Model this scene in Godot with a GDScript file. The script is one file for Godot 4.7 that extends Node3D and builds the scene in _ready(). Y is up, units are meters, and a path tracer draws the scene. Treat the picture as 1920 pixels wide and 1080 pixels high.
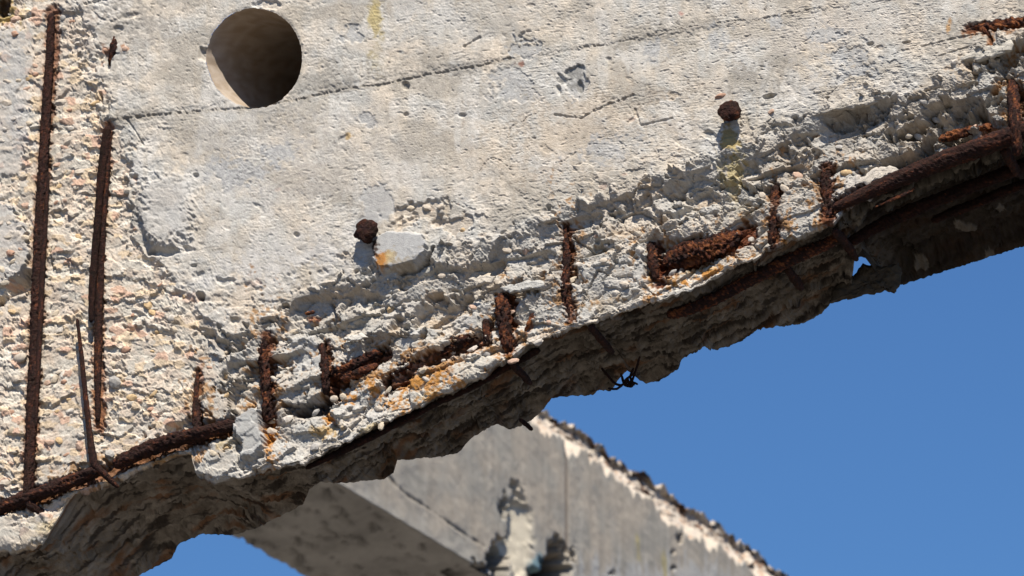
extends Node3D
# A broken, rusting concrete beam seen from below against a blue sky, with a second beam behind it.

const PX := 0.0006            # metres on the beam's face for one unit of the face's own grid
const FOC := 8200.0           # focal length in the same units
const YAW := 18.0
const PITCH := 22.0
const DIST := 4.92

var cam_at := Vector3.ZERO
var fw := Vector3.ZERO
var rt := Vector3.ZERO
var up := Vector3.ZERO

# face grid
var NI := 0
var NJ := 560
var NK := 90
var Y0 := -34.0
var X0 := -34.0
var DX := 1.75
var cx := PackedFloat32Array()      # column positions
var yb := PackedFloat32Array()      # bottom edge under each column
var ysm := PackedFloat32Array()     # the same, smoothed: the rows above follow this one
var dep := PackedFloat32Array()     # depth of the underside under each column
var hh := PackedFloat32Array()      # relief of the face, NI x (NJ + 1)
var cr := PackedFloat32Array()
var cg := PackedFloat32Array()
var cb := PackedFloat32Array()
var na := PackedFloat32Array()      # edge warp, coarse
var nb := PackedFloat32Array()      # edge warp, fine
var i_in0 := 0                      # columns inside the evenly spaced middle
var i_in1 := 0

# tables of the broken-stone facets
var tab := PackedInt32Array()
var jx := PackedFloat32Array()
var jy := PackedFloat32Array()
var hv := PackedFloat32Array()
var tx := PackedFloat32Array()
var ty := PackedFloat32Array()
var last_cell := 0
var last_gap := 0.0             # how far the nearest border of the facet is

var rust_noise := FastNoiseLite.new()
var rust_fine := FastNoiseLite.new()
var rust_mat: StandardMaterial3D
var beam: Node3D
var beam2: Node3D


func _ready():
	# ---------------------------------------------------------------- camera, sky, sun, exposure
	var th := deg_to_rad(PITCH)
	var ps := deg_to_rad(YAW)
	fw = Vector3(-sin(ps) * cos(th), sin(th), -cos(ps) * cos(th))
	rt = Vector3(cos(ps), 0, -sin(ps))
	up = rt.cross(fw)
	var aim := Vector3(0, 3.4, 0)
	cam_at = aim - fw * DIST
	var cam := Camera3D.new()
	cam.name = "camera"
	add_child(cam)
	cam.fov = rad_to_deg(2.0 * atan(540.0 / FOC))
	cam.near = 0.1
	cam.far = 4000.0
	cam.look_at_from_position(cam_at, aim, Vector3.UP)
	var lens := CameraAttributesPhysical.new()
	lens.frustum_focal_length = 12.0 / tan(atan(540.0 / FOC))
	lens.frustum_focus_distance = DIST
	lens.exposure_aperture = 21.0
	lens.frustum_near = 0.1
	lens.frustum_far = 4000.0
	cam.attributes = lens
	cam.current = true

	var env := Environment.new()
	env.background_mode = Environment.BG_SKY
	env.tonemap_mode = Environment.TONE_MAPPER_LINEAR
	env.tonemap_exposure = 1.55
	var sky := Sky.new()
	var sm := ProceduralSkyMaterial.new()
	sm.sky_top_color = Color(0.017, 0.049, 0.181).linear_to_srgb()
	sm.sky_horizon_color = Color(0.152, 0.384, 0.725).linear_to_srgb()
	sm.sky_curve = 0.2
	sm.ground_bottom_color = Color(0.35, 0.33, 0.30)
	sm.ground_horizon_color = Color(0.45, 0.52, 0.60)
	sm.sun_angle_max = 4.0
	sky.sky_material = sm
	env.sky = sky
	env.sdfgi_enabled = true
	env.ssao_enabled = true
	env.ssil_enabled = true
	var we := WorldEnvironment.new()
	we.name = "world"
	we.environment = env
	add_child(we)

	var sun := DirectionalLight3D.new()
	sun.name = "sun"
	sun.light_energy = 1.6
	sun.light_color = Color(1.0, 0.965, 0.91)
	sun.light_angular_distance = 0.5
	sun.shadow_enabled = true
	add_child(sun)
	var towards_sun := Vector3(0.22, 0.80, 0.55).normalized()
	sun.look_at_from_position(towards_sun * 20.0, Vector3.ZERO, Vector3.UP)

	# ---------------------------------------------------------------- shared tools
	make_tables()
	rust_noise.seed = 31
	rust_noise.frequency = 1.0 / 26.0
	rust_noise.fractal_octaves = 4
	rust_fine.seed = 77
	rust_fine.frequency = 1.0 / 7.0
	rust_fine.fractal_octaves = 3
	rust_mat = coloured_material("rust", 0.95, 0.25, 5)

	# ---------------------------------------------------------------- setting
	make_ground()

	# ---------------------------------------------------------------- the near beam
	beam = thing("concrete_beam", "near broken concrete beam with exposed rusty bars and a round hole", "beam", on_face(960, 300, 0) * Vector3(1, 0, 1) + Vector3(0, 0, -0.25))
	beam.position = Vector3.ZERO
	make_face()
	make_hole()
	make_bars()
	make_bolts()
	make_stones()
	make_flakes()
	# ---------------------------------------------------------------- the far beam
	make_far_beam()
	# ---------------------------------------------------------------- small things
	make_wires()


# ======================================================================== helpers
func thing(called: String, label: String, category: String, at := Vector3.ZERO) -> Node3D:
	var o := Node3D.new()
	o.name = called
	add_child(o, true)
	o.position = at
	o.set_meta("label", label)
	o.set_meta("category", category)
	o.set_meta("kind", "thing")
	return o


func part(called: String, mesh: Mesh, mat: Material, parent: Node3D, label := "") -> MeshInstance3D:
	var o := MeshInstance3D.new()
	o.name = called
	o.mesh = mesh
	o.material_override = mat
	parent.add_child(o, true)
	if label:
		o.set_meta("label", label)
	return o


func ray(px: float, py: float) -> Vector3:
	return fw * FOC + rt * (px - 960.0) - up * (py - 540.0)


func on_face(px: float, py: float, z: float) -> Vector3:
	# a place on the near beam's face: z is how far it stands proud of it, in grid units
	var d := ray(px, py)
	return cam_at + d * ((z * PX - cam_at.z) / d.z)


func seen_at(p: Vector3) -> Vector2:
	var v := p - cam_at
	var f := v.dot(fw)
	return Vector2(960.0 + FOC * v.dot(rt) / f, 540.0 - FOC * v.dot(up) / f)


func curve_at(c: Array, x: float) -> float:
	# c: x0, y0, x1, y1 ... rising in x
	var n := c.size() / 2
	if x <= c[0]:
		return c[1]
	for k in range(1, n):
		if x <= c[k * 2]:
			var a: float = c[k * 2 - 2]
			var b: float = c[k * 2]
			return lerpf(c[k * 2 - 1], c[k * 2 + 1], (x - a) / maxf(b - a, 0.001))
	return c[n * 2 - 1]


func noise(seed_: int, scale: float, octaves: int, kind := FastNoiseLite.TYPE_SIMPLEX_SMOOTH) -> FastNoiseLite:
	var n := FastNoiseLite.new()
	n.seed = seed_
	n.noise_type = kind
	n.frequency = 1.0 / scale
	n.fractal_type = FastNoiseLite.FRACTAL_FBM if octaves > 1 else FastNoiseLite.FRACTAL_NONE
	n.fractal_octaves = octaves
	return n


func make_tables():
	var r := RandomNumberGenerator.new()
	r.seed = 4242
	for k in 256:
		tab.append(k)
		jx.append(r.randf_range(0.1, 0.9))
		jy.append(r.randf_range(0.1, 0.9))
		hv.append(r.randf_range(-1, 1))
		tx.append(r.randf_range(-1, 1))
		ty.append(r.randf_range(-1, 1))
	for k in 256:
		var o := r.randi_range(0, 255)
		var s := tab[k]
		tab[k] = tab[o]
		tab[o] = s


func facet(x: float, y: float, salt: int) -> float:
	# broken stone: cells, each a plane tilted its own way
	var ix := int(floor(x))
	var iy := int(floor(y))
	var best := 9.0
	var second := 9.0
	var bh := 0
	var bx := 0.0
	var by := 0.0
	for ddy in [-1, 0, 1]:
		var row := tab[(iy + ddy + salt) & 255]
		var ry: float = iy + ddy
		for ddx in [-1, 0, 1]:
			var h := tab[(ix + ddx + row) & 255]
			var ox: float = x - (ix + ddx + jx[h])
			var oy: float = y - (ry + jy[h])
			var d := ox * ox + oy * oy
			if d >= best:
				second = minf(second, d)
			else:
				second = best
				best = d
				bh = h
				bx = ox
				by = oy
	last_cell = bh
	last_gap = sqrt(second) - sqrt(best)
	return hv[bh] * 0.7 + tx[bh] * bx * 1.15 + ty[bh] * by * 1.35


func coloured_material(called: String, rough: float, bump: float, seed_: int, grain := 0.010, contrast := 0.34) -> StandardMaterial3D:
	# colour comes from the surface's own vertices; fine grain and relief from computed noise
	var m := StandardMaterial3D.new()
	m.resource_name = called
	m.vertex_color_use_as_albedo = true
	m.roughness = rough
	m.metallic_specular = 0.25
	m.uv1_triplanar = true
	m.uv1_world_triplanar = true
	m.uv1_scale = Vector3.ONE * (1.0 / (grain * 10.0))
	var n := noise(seed_, 5.0, 4)
	var t := NoiseTexture2D.new()
	t.width = 512
	t.height = 512
	t.seamless = true
	t.noise = n
	var g := Gradient.new()
	g.set_color(0, Color(1, 1, 1) * (1.0 - contrast * 1.6))
	g.set_color(1, Color(1, 1, 1))
	g.add_point(0.45, Color(1, 1, 1) * (1.0 - contrast * 0.35))
	t.color_ramp = g
	m.albedo_texture = t
	var n2 := noise(seed_ + 9, 7.0, 4)
	var t2 := NoiseTexture2D.new()
	t2.width = 512
	t2.height = 512
	t2.seamless = true
	t2.noise = n2
	m.heightmap_enabled = true
	m.heightmap_texture = t2
	m.heightmap_scale = bump
	return m


func grid_mesh(pos: PackedVector3Array, col: PackedColorArray, w: int, h: int, skip: PackedByteArray = PackedByteArray(), closed := false) -> ArrayMesh:
	# w points across, h rows; normals from the neighbours
	var nor := PackedVector3Array()
	nor.resize(w * h)
	for j in h:
		var ja := maxi(j - 1, 0) * w
		var jb := mini(j + 1, h - 1) * w
		for i in w:
			var ia := maxi(i - 1, 0)
			var ib := mini(i + 1, w - 1)
			if closed:
				ia = i - 1 if i > 0 else w - 2
				ib = i + 1 if i < w - 1 else 1
			var a := pos[j * w + ib] - pos[j * w + ia]
			var b := pos[jb + i] - pos[ja + i]
			nor[j * w + i] = b.cross(a).normalized()
	for j in [0, h - 1]:
		for i in w:
			if nor[j * w + i].length_squared() < 0.5:
				nor[j * w + i] = nor[(1 if j == 0 else h - 2) * w + i]
	var idx := PackedInt32Array()
	idx.resize((w - 1) * (h - 1) * 6)
	var q := 0
	for j in h - 1:
		for i in w - 1:
			if skip.size() and skip[j * (w - 1) + i]:
				continue
			var a := j * w + i
			idx[q] = a
			idx[q + 1] = a + 1
			idx[q + 2] = a + w + 1
			idx[q + 3] = a
			idx[q + 4] = a + w + 1
			idx[q + 5] = a + w
			q += 6
	idx.resize(q)
	var arr := []
	arr.resize(Mesh.ARRAY_MAX)
	arr[Mesh.ARRAY_VERTEX] = pos
	arr[Mesh.ARRAY_NORMAL] = nor
	arr[Mesh.ARRAY_COLOR] = col
	arr[Mesh.ARRAY_INDEX] = idx
	var m := ArrayMesh.new()
	m.add_surface_from_arrays(Mesh.PRIMITIVE_TRIANGLES, arr)
	return m


# ======================================================================== the setting
func make_ground():
	var m := StandardMaterial3D.new()
	m.resource_name = "sandy_ground"
	m.albedo_color = Color(0.21, 0.19, 0.165).linear_to_srgb()
	m.roughness = 1.0
	m.uv1_triplanar = true
	m.uv1_world_triplanar = true
	m.uv1_scale = Vector3.ONE * 0.4
	var t := NoiseTexture2D.new()
	t.width = 512
	t.height = 512
	t.seamless = true
	t.noise = noise(3, 40.0, 5)
	var g := Gradient.new()
	g.set_color(0, Color(0.6, 0.6, 0.6))
	g.set_color(1, Color(1, 1, 1))
	t.color_ramp = g
	m.albedo_texture = t
	var p := PlaneMesh.new()
	p.size = Vector2(3000, 3000)
	var o := MeshInstance3D.new()
	o.name = "ground"
	o.mesh = p
	o.material_override = m
	add_child(o)
	o.set_meta("kind", "structure")
	o.set_meta("label", "sandy ground under the broken beams")


# ======================================================================== the near beam's face
const BOTTOM := [-400, 1180, -60, 1046, 0, 1031, 60, 1030, 82, 1014, 100, 985, 126, 936, 190, 908, 300, 866, 356, 848, 364, 886, 400, 904, 470, 889, 560, 871, 620, 842, 700, 802, 800, 752, 900, 703, 960, 663, 1070, 612, 1150, 590, 1240, 556, 1310, 541, 1350, 512, 1400, 490, 1450, 462, 1500, 440, 1560, 418, 1580, 396, 1640, 366, 1750, 321, 1900, 262, 2000, 225, 2400, 80]
const BACK := [-300, 1280, 0, 1175, 180, 1110, 262, 1078, 322, 1047, 334, 1020, 380, 1001, 436, 1003, 480, 990, 520, 970, 568, 946, 580, 918, 600, 903, 640, 906, 720, 898, 738, 886, 745, 863, 820, 856, 858, 851, 874, 832, 890, 816, 930, 795, 958, 805, 976, 798, 1000, 785, 1020, 766, 1034, 746, 1070, 742, 1110, 741, 1125, 730, 1145, 734, 1162, 707, 1180, 690, 1194, 712, 1212, 719, 1236, 714, 1272, 692, 1278, 672, 1320, 650, 1345, 656, 1388, 641, 1415, 621, 1440, 611, 1480, 611, 1505, 606, 1538, 590, 1556, 569, 1594, 559, 1602, 488, 1611, 481, 1626, 484, 1634, 500, 1642, 548, 1700, 531, 1800, 499, 1920, 461, 2100, 400, 2400, 300]
const SPALL := [-400, 2000, 300, 2000, 372, 600, 430, 632, 500, 608, 530, 580, 580, 545, 640, 524, 700, 512, 760, 500, 830, 478, 900, 452, 980, 424, 1060, 388, 1140, 362, 1240, 332, 1330, 292, 1400, 270, 1480, 236, 1540, 206, 1620, 182, 1720, 166, 1790, 150, 1830, 112, 1870, 84, 1930, 66, 2500, 0]
const STRIP := [-800, 120, 0, 128, 60, 165, 150, 186, 230, 204, 290, 244, 470, 256, 505, 300, 545, 345, 590, 374, 640, 436, 1100, 440]


func make_face():
	# columns: even in the middle, wider apart beyond the picture's sides
	var xs := []
	var x := X0
	var s := 3.0
	while x > -2600.0:
		x -= s
		s *= 1.14
		xs.push_front(x)
	i_in0 = xs.size()
	x = X0
	while x < 1956.0:
		xs.append(x)
		x += DX
	i_in1 = xs.size()
	s = 3.0
	while x < 4300.0:
		xs.append(x)
		x += s
		s *= 1.14
	for v in xs:
		cx.append(v)
	NI = cx.size()
	var e1 := noise(11, 60.0, 4)
	var e2 := noise(12, 26.0, 4)
	for i in NI:
		x = cx[i]
		var y := curve_at(BOTTOM, x)
		if x < -400.0:
			y = 1180.0 - (x + 400.0) * 0.30
		if x > 2400.0:
			y = 80.0 - (x - 2400.0) * 0.30
		y += e1.get_noise_1d(x) * 7.0 + e2.get_noise_1d(x) * 5.0
		yb.append(y)
	for i in NI:
		var t := 0.0
		var c := 0
		for k in range(maxi(i - 34, 0), mini(i + 35, NI)):
			t += yb[k]
			c += 1
		ysm.append(lerpf(yb[i], t / c, smoothstep(-700.0, -300.0, cx[i]) * smoothstep(2600.0, 2200.0, cx[i])))
	for i in NI:
		x = cx[i]
		# depth of the underside: walk back until its edge is where the broken back edge runs
		var d := 330.0
		if x > -500.0 and x < 2300.0:
			var e := on_face(x, ysm[i], 0)
			d = 20.0
			while d < 900.0:
				var q := seen_at(e + Vector3(0, 0, -d * PX))
				if q.y > curve_at(BACK, q.x) + e2.get_noise_1d(q.x * 2.0 + 900.0) * 3.0:
					break
				d += 1.5
		dep.append(d)
	var n := NI * (NJ + 1)
	hh.resize(n)
	cr.resize(n)
	cg.resize(n)
	cb.resize(n)
	na.resize(n)
	nb.resize(n)
	base_relief()
	face_features()
	ease_cliffs()
	build_body()


func ease_cliffs():
	# steep steps are drawn out along the beam, as concrete breaks, so that they do not hang in thin fringes
	var was := hh.duplicate()
	for i in range(i_in0 + 8, i_in1 - 8):
		var span := (ysm[i] - Y0) / NJ
		for j in range(4, NJ - 3):
			var k := j * NI + i
			var steep := absf(was[k + 3 * NI] - was[k - 3 * NI]) / (6.0 * span)
			if steep > 0.9:
				var t := 0.0
				for o in [-7, -5, -3, -1, 1, 3, 5, 7]:
					t += was[k + o]
				hh[k] = lerpf(was[k], t / 8.0, 0.85 * smoothstep(0.9, 2.2, steep))


func py_of(i: int, j: int) -> float:
	var f := float(j) / NJ
	var f2 := f * f
	var f4 := f2 * f2
	return Y0 + (ysm[i] - Y0) * f + (yb[i] - ysm[i]) * f4 * f4


func base_relief():
	var wa := noise(1, 40.0, 3)
	var wb := noise(2, 11.0, 3)
	var big := noise(3, 240.0, 2)
	var und := noise(4, 120.0, 3)
	var grain := noise(5, 1.0, 2)
	var mid := noise(6, 16.0, 4)
	var fine := noise(7, 5.0, 2)
	var tone := noise(8, 170.0, 4)
	var tone2 := noise(9, 46.0, 4)
	var spots := noise(10, 13.0, 3)
	var ysp := PackedFloat32Array()
	for i in NI:
		ysp.append(curve_at(SPALL, cx[i]))
	for i in NI:
		var x := cx[i]
		var yend := yb[i]
		for j in NJ + 1:
			var y := py_of(i, j)
			var k := j * NI + i
			var a := wa.get_noise_2d(x, y)
			var b := wb.get_noise_2d(x, y)
			na[k] = a
			nb[k] = b
			var sp := y - ysp[i]
			var st := curve_at(STRIP, y) - x
			var wsp := smoothstep(-9.0, 9.0, sp + a * 42.0 + b * 14.0)
			var wst := smoothstep(-12.0, 12.0, st + a * 34.0 + b * 16.0)
			var w := maxf(wsp, wst)
			# along the boards
			var u := x * 0.993 - y * 0.12
			var v := y * 0.993 + x * 0.12
			var t := und.get_noise_2d(x, y)
			var f := fine.get_noise_2d(x, y)
			var g := grain.get_noise_2d(u / 26.0, v / 4.2)
			var speck := tab[(i + tab[(j * 7 + (i >> 8) * 31) & 255]) & 255] / 255.0
			var h := 0.0
			var cell := -1
			var cell2 := -1
			var tn0 := tone.get_noise_2d(x, y)
			if w < 0.999:
				var pit := smoothstep(0.34, 0.6, spots.get_noise_2d(u * 0.6, v * 1.3 + 500.0))
				var patchy := lerpf(0.3, 1.25, smoothstep(-0.3, 0.35, tone.get_noise_2d(x * 1.3 + 800.0, y * 1.6)))
				h = t * 3.0 + (g * 0.62 + f * 0.5 + b * 0.5) * patchy - pit * 1.5
				var worn := smoothstep(-130.0, -10.0, maxf(sp, st * 0.8) + a * 60.0)
				if worn > 0.0:
					h += worn * (facet((x + a * 8.0) / 30.0, (y + a * 8.0) / 17.0, 33) * 1.5 + facet(x / 11.0, y / 7.0, 71) * 0.8 - 1.5 * smoothstep(0.05, 0.3, tn0))
				h += 1.5 * smoothstep(2.2, -2.2, y - (257.0 - 0.155 * x) + b * 7.0 + a * 6.0) + (speck - 0.5) * 0.5
			if w > 0.001:
				var bg := big.get_noise_2d(x, y)
				var m := mid.get_noise_2d(x, y)
				var rough: float
				if wsp > wst:
					# broken along the beam: planes longer than they are high, stepping down
					var rx := x * 0.945 - y * 0.326 + a * 8.0
					var ry := x * 0.326 + y * 0.945 + t * 7.0 + b * 1.5
					var dd := smoothstep(2.0, 70.0, yend - y)
					var rec := (8.0 + 17.0 * smoothstep(-0.35, 0.35, bg)) * smoothstep(0.0, 60.0, sp + 10.0) * (0.35 + 0.65 * dd)
					rough = -rec + facet(rx / 104.0, ry / 54.0, 3) * 14.0 * (0.35 + 0.65 * dd)
					rough += facet(rx / 48.0, ry / 27.0, 60) * 6.0
					cell2 = last_cell
					# dark joints where the blocks have come loose
					rough -= 5.5 * smoothstep(0.16, 0.03, last_gap) * smoothstep(-0.1, 0.25, b + tn0)
					rough += facet(rx / 18.0, ry / 12.0, 90) * 1.5 + facet(x / 7.0, y / 5.5, 210) * 0.8 + m * 1.2 + f * 1.2
				else:
					var wx := x + a * 9.0 + b * 3.0
					var wy := y + t * 9.0 - b * 3.0
					var loose := lerpf(0.45, 1.35, smoothstep(-0.3, 0.3, tone.get_noise_2d(x * 1.5 + 300.0, y * 1.5)))
					rough = -7.0 + bg * 5.0 + facet(wx / 46.0, wy / 30.0, 17) * 3.4 + (facet(wx / 9.0, wy / 7.0, 110) * 1.2 + m * 1.3 + f * 1.0) * loose
					rough += facet(wx / 19.0 + 0.1 * m, wy / 12.0, 40) * 2.7 * loose
					cell = last_cell
				rough += (speck - 0.5) * 0.9
				h = lerpf(h, rough, w)
			hh[k] = h
			# colour: what the concrete itself is like
			var tn := tn0
			var t2 := tone2.get_noise_2d(u, v)
			var s3 := spots.get_noise_2d(x, y)
			var warm := clampf(0.5 + tn * 0.9 + t2 * 0.55, 0.0, 1.0)
			var c := Color(0.515, 0.515, 0.50).lerp(Color(0.60, 0.54, 0.465), warm)
			if wst > 0.0:
				var pk := Color(0.565, 0.525, 0.465).lerp(Color(0.625, 0.525, 0.435), clampf(0.5 + t2 * 1.2 + s3 * 0.6, 0.0, 1.0))
				if cell >= 0:
					# single chips of stone in the rough strip
					var who := hv[cell]
					if who > 0.84:
						pk = Color(0.60, 0.40, 0.30)
					elif who > 0.5:
						pk = Color(0.66, 0.53, 0.38)
					elif who < -0.72:
						pk = Color(0.66, 0.62, 0.55)
					pk *= 1.0 + 0.16 * tx[cell]
				c = c.lerp(pk, wst * 0.85)
			if wsp > 0.0:
				var gy := (Color(0.50, 0.495, 0.475).lerp(Color(0.535, 0.48, 0.415), clampf(0.35 + tn * 0.8 + t2 * 0.9, 0.0, 1.0))) * lerpf(1.0, 0.86, smoothstep(1150.0, 1550.0, x)) * lerpf(0.9, 1.05, smoothstep(70.0, 20.0, yend - y))
				if cell2 >= 0:
					gy = gy.lerp(Color(0.60, 0.53, 0.45) if tx[cell2] > 0.0 else Color(0.45, 0.445, 0.435), 0.55 * absf(tx[cell2])) * (1.0 + 0.08 * ty[cell2])
				c = c.lerp(gy, wsp * 0.85)
			# washes of grime and lime on the old skin
			if w < 0.99:
				var wash := smoothstep(0.02, 0.32, und.get_noise_2d(u * 0.7 + 900.0, v * 1.2)) * (1.0 - w)
				c = c.lerp(Color(0.40, 0.375, 0.335), 0.72 * wash)
				var lime := smoothstep(0.12, 0.38, und.get_noise_2d(x * 1.1 - 700.0, y * 0.8)) * (1.0 - w)
				c = c.lerp(Color(0.62, 0.615, 0.60), 0.55 * lime)
				var run := smoothstep(0.15, 0.5, grain.get_noise_2d(x / 30.0 + 300.0, y / 260.0)) * (1.0 - w)
				c = c.lerp(Color(0.47, 0.425, 0.36), 0.35 * run)
			var lum := 1.07 + s3 * 0.15 + b * 0.13 + g * 0.12 * (1.0 - w) + f * 0.12 + t2 * 0.09 + (speck - 0.5) * 0.16
			if speck > 0.965:
				lum *= 0.72
			cr[k] = c.r * lum * 1.015
			cg[k] = c.g * lum
			cb[k] = c.b * lum * 0.972


# --- marks on the face: each works on its own neighbourhood only
func columns_in(xa: float, xb: float) -> Array:
	var a := clampi(i_in0 + int(floor((xa - X0) / DX)), i_in0, i_in1 - 1)
	var b := clampi(i_in0 + int(ceil((xb - X0) / DX)), i_in0, i_in1 - 1)
	return [a, b]


func rows_in(i: int, ya: float, yc: float) -> Array:
	var span := (ysm[i] - Y0) / NJ
	var slack := absf(yb[i] - ysm[i]) / span * 1.3 + 2.0
	return [clampi(int(floor((ya - Y0) / span - slack)), 0, NJ), clampi(int(ceil((yc - Y0) / span + slack)), -1, NJ)]


func bowl(x0: float, y0: float, rx: float, ry: float, turn: float, depth: float, soft := 0.35, warp := 0.5):
	# a hollow (or, with a negative depth, a swelling) with an uneven rim
	var r := maxf(rx, ry) * 1.5
	var cols := columns_in(x0 - r, x0 + r)
	var ca := cos(deg_to_rad(turn))
	var sa := sin(deg_to_rad(turn))
	for i in range(cols[0], cols[1] + 1):
		var rows := rows_in(i, y0 - r, y0 + r)
		for j in range(rows[0], rows[1] + 1):
			var k := j * NI + i
			var dx := cx[i] - x0
			var dy := py_of(i, j) - y0
			var p := (dx * ca + dy * sa) / rx
			var q := (-dx * sa + dy * ca) / ry
			var e := sqrt(p * p + q * q) + na[k] * warp * 1.1 + nb[k] * warp * 0.22
			if e < 1.0:
				hh[k] -= depth * smoothstep(1.0, 1.0 - soft, e)


func stain(x0: float, y0: float, rx: float, ry: float, turn: float, c: Color, share: float, soft := 0.6, warp := 0.9):
	var r := maxf(rx, ry) * 1.7
	var cols := columns_in(x0 - r, x0 + r)
	var ca := cos(deg_to_rad(turn))
	var sa := sin(deg_to_rad(turn))
	for i in range(cols[0], cols[1] + 1):
		var rows := rows_in(i, y0 - r, y0 + r)
		for j in range(rows[0], rows[1] + 1):
			var k := j * NI + i
			var dx := cx[i] - x0
			var dy := py_of(i, j) - y0
			var p := (dx * ca + dy * sa) / rx
			var q := (-dx * sa + dy * ca) / ry
			var e := sqrt(p * p + q * q) + na[k] * warp + nb[k] * warp * 0.8
			if e < 1.0:
				var f := share * smoothstep(1.0, 1.0 - soft, e)
				var l := 1.0 + nb[k] * 0.3
				cr[k] = lerpf(cr[k], c.r * l, f)
				cg[k] = lerpf(cg[k], c.g * l, f)
				cb[k] = lerpf(cb[k], c.b * l, f)


func groove(pts: Array, half: float, depth: float, c := Color(0, 0, 0, 0), halo := 1.0, ragged := 0.6, gaps := 0.0):
	# a furrow along a line of points, with an optional colour (its alpha is how strong)
	for n in range(pts.size() - 1):
		var a: Vector2 = pts[n]
		var b: Vector2 = pts[n + 1]
		var reach := half * (halo + 1.2) + 3.0
		var cols := columns_in(minf(a.x, b.x) - reach, maxf(a.x, b.x) + reach)
		var ab := b - a
		var l2 := maxf(ab.length_squared(), 0.01)
		for i in range(cols[0], cols[1] + 1):
			var rows := rows_in(i, minf(a.y, b.y) - reach, maxf(a.y, b.y) + reach)
			for j in range(rows[0], rows[1] + 1):
				var k := j * NI + i
				var p := Vector2(cx[i], py_of(i, j))
				var t := (p - a).dot(ab) / l2
				if (t < 0.0 and n > 0) or t > 1.0 and n < pts.size() - 2:
					continue
				var d := p.distance_to(a + ab * clampf(t, 0.0, 1.0)) / half + na[k] * ragged + nb[k] * ragged
				if gaps > 0.0:
					d += gaps * smoothstep(0.05, -0.25, na[k] + 0.5 * nb[k])
				if depth != 0.0 and d < 1.0:
					var want := -depth * smoothstep(1.0, 0.45, d)
					hh[k] += want
				if c.a > 0.0 and d < halo:
					var f := c.a * smoothstep(halo, halo * 0.4, d)
					if c.r > c.b * 1.8 and c.r < 0.3:
						var o := 0.75 * smoothstep(0.0, 0.3, na[k] * 0.8 + nb[k])
						var l := 1.0 + nb[k] * 0.9
						cr[k] = lerpf(cr[k], lerpf(c.r * l, 0.27, o), f)
						cg[k] = lerpf(cg[k], lerpf(c.g * l, 0.095, o), f)
						cb[k] = lerpf(cb[k], lerpf(c.b * l, 0.035, o), f)
						continue
					cr[k] = lerpf(cr[k], c.r, f)
					cg[k] = lerpf(cg[k], c.g, f)
					cb[k] = lerpf(cb[k], c.b, f)


func slab(poly: Array, height: float, c: Color, share: float, tilt := Vector2.ZERO, edge := 3.0, flat := 0.6, ragged := 5.0):
	# a flake of cover that still stands proud, or the bed a lost flake left (negative height)
	var pg := PackedVector2Array(poly)
	var lo := pg[0]
	var hi := pg[0]
	var mid := Vector2.ZERO
	for p in pg:
		lo = lo.min(p)
		hi = hi.max(p)
		mid += p / pg.size()
	var cols := columns_in(lo.x - 10, hi.x + 10)
	for i in range(cols[0], cols[1] + 1):
		var rows := rows_in(i, lo.y - 10, hi.y + 10)
		for j in range(rows[0], rows[1] + 1):
			var k := j * NI + i
			var p := Vector2(cx[i], py_of(i, j))
			var d := 1e9
			for n in pg.size():
				var q := Geometry2D.get_closest_point_to_segment(p, pg[n], pg[(n + 1) % pg.size()])
				d = minf(d, q.distance_to(p))
			if not Geometry2D.is_point_in_polygon(p, pg):
				d = -d
			d += na[k] * ragged * 1.4 + nb[k] * ragged
			var f := smoothstep(0.0, edge, d)
			if f > 0.0:
				var want := height + (p - mid).dot(tilt) + hh[k] * (1.0 - flat)
				hh[k] = lerpf(hh[k], want, f)
				if share > 0.0:
					var l := 1.0 + nb[k] * 0.16
					cr[k] = lerpf(cr[k], c.r * l, f * share)
					cg[k] = lerpf(cg[k], c.g * l, f * share)
					cb[k] = lerpf(cb[k], c.b * l, f * share)


func pts(a: Array) -> Array:
	var r := []
	for k in range(0, a.size(), 2):
		r.append(Vector2(a[k], a[k + 1]))
	return r


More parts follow.
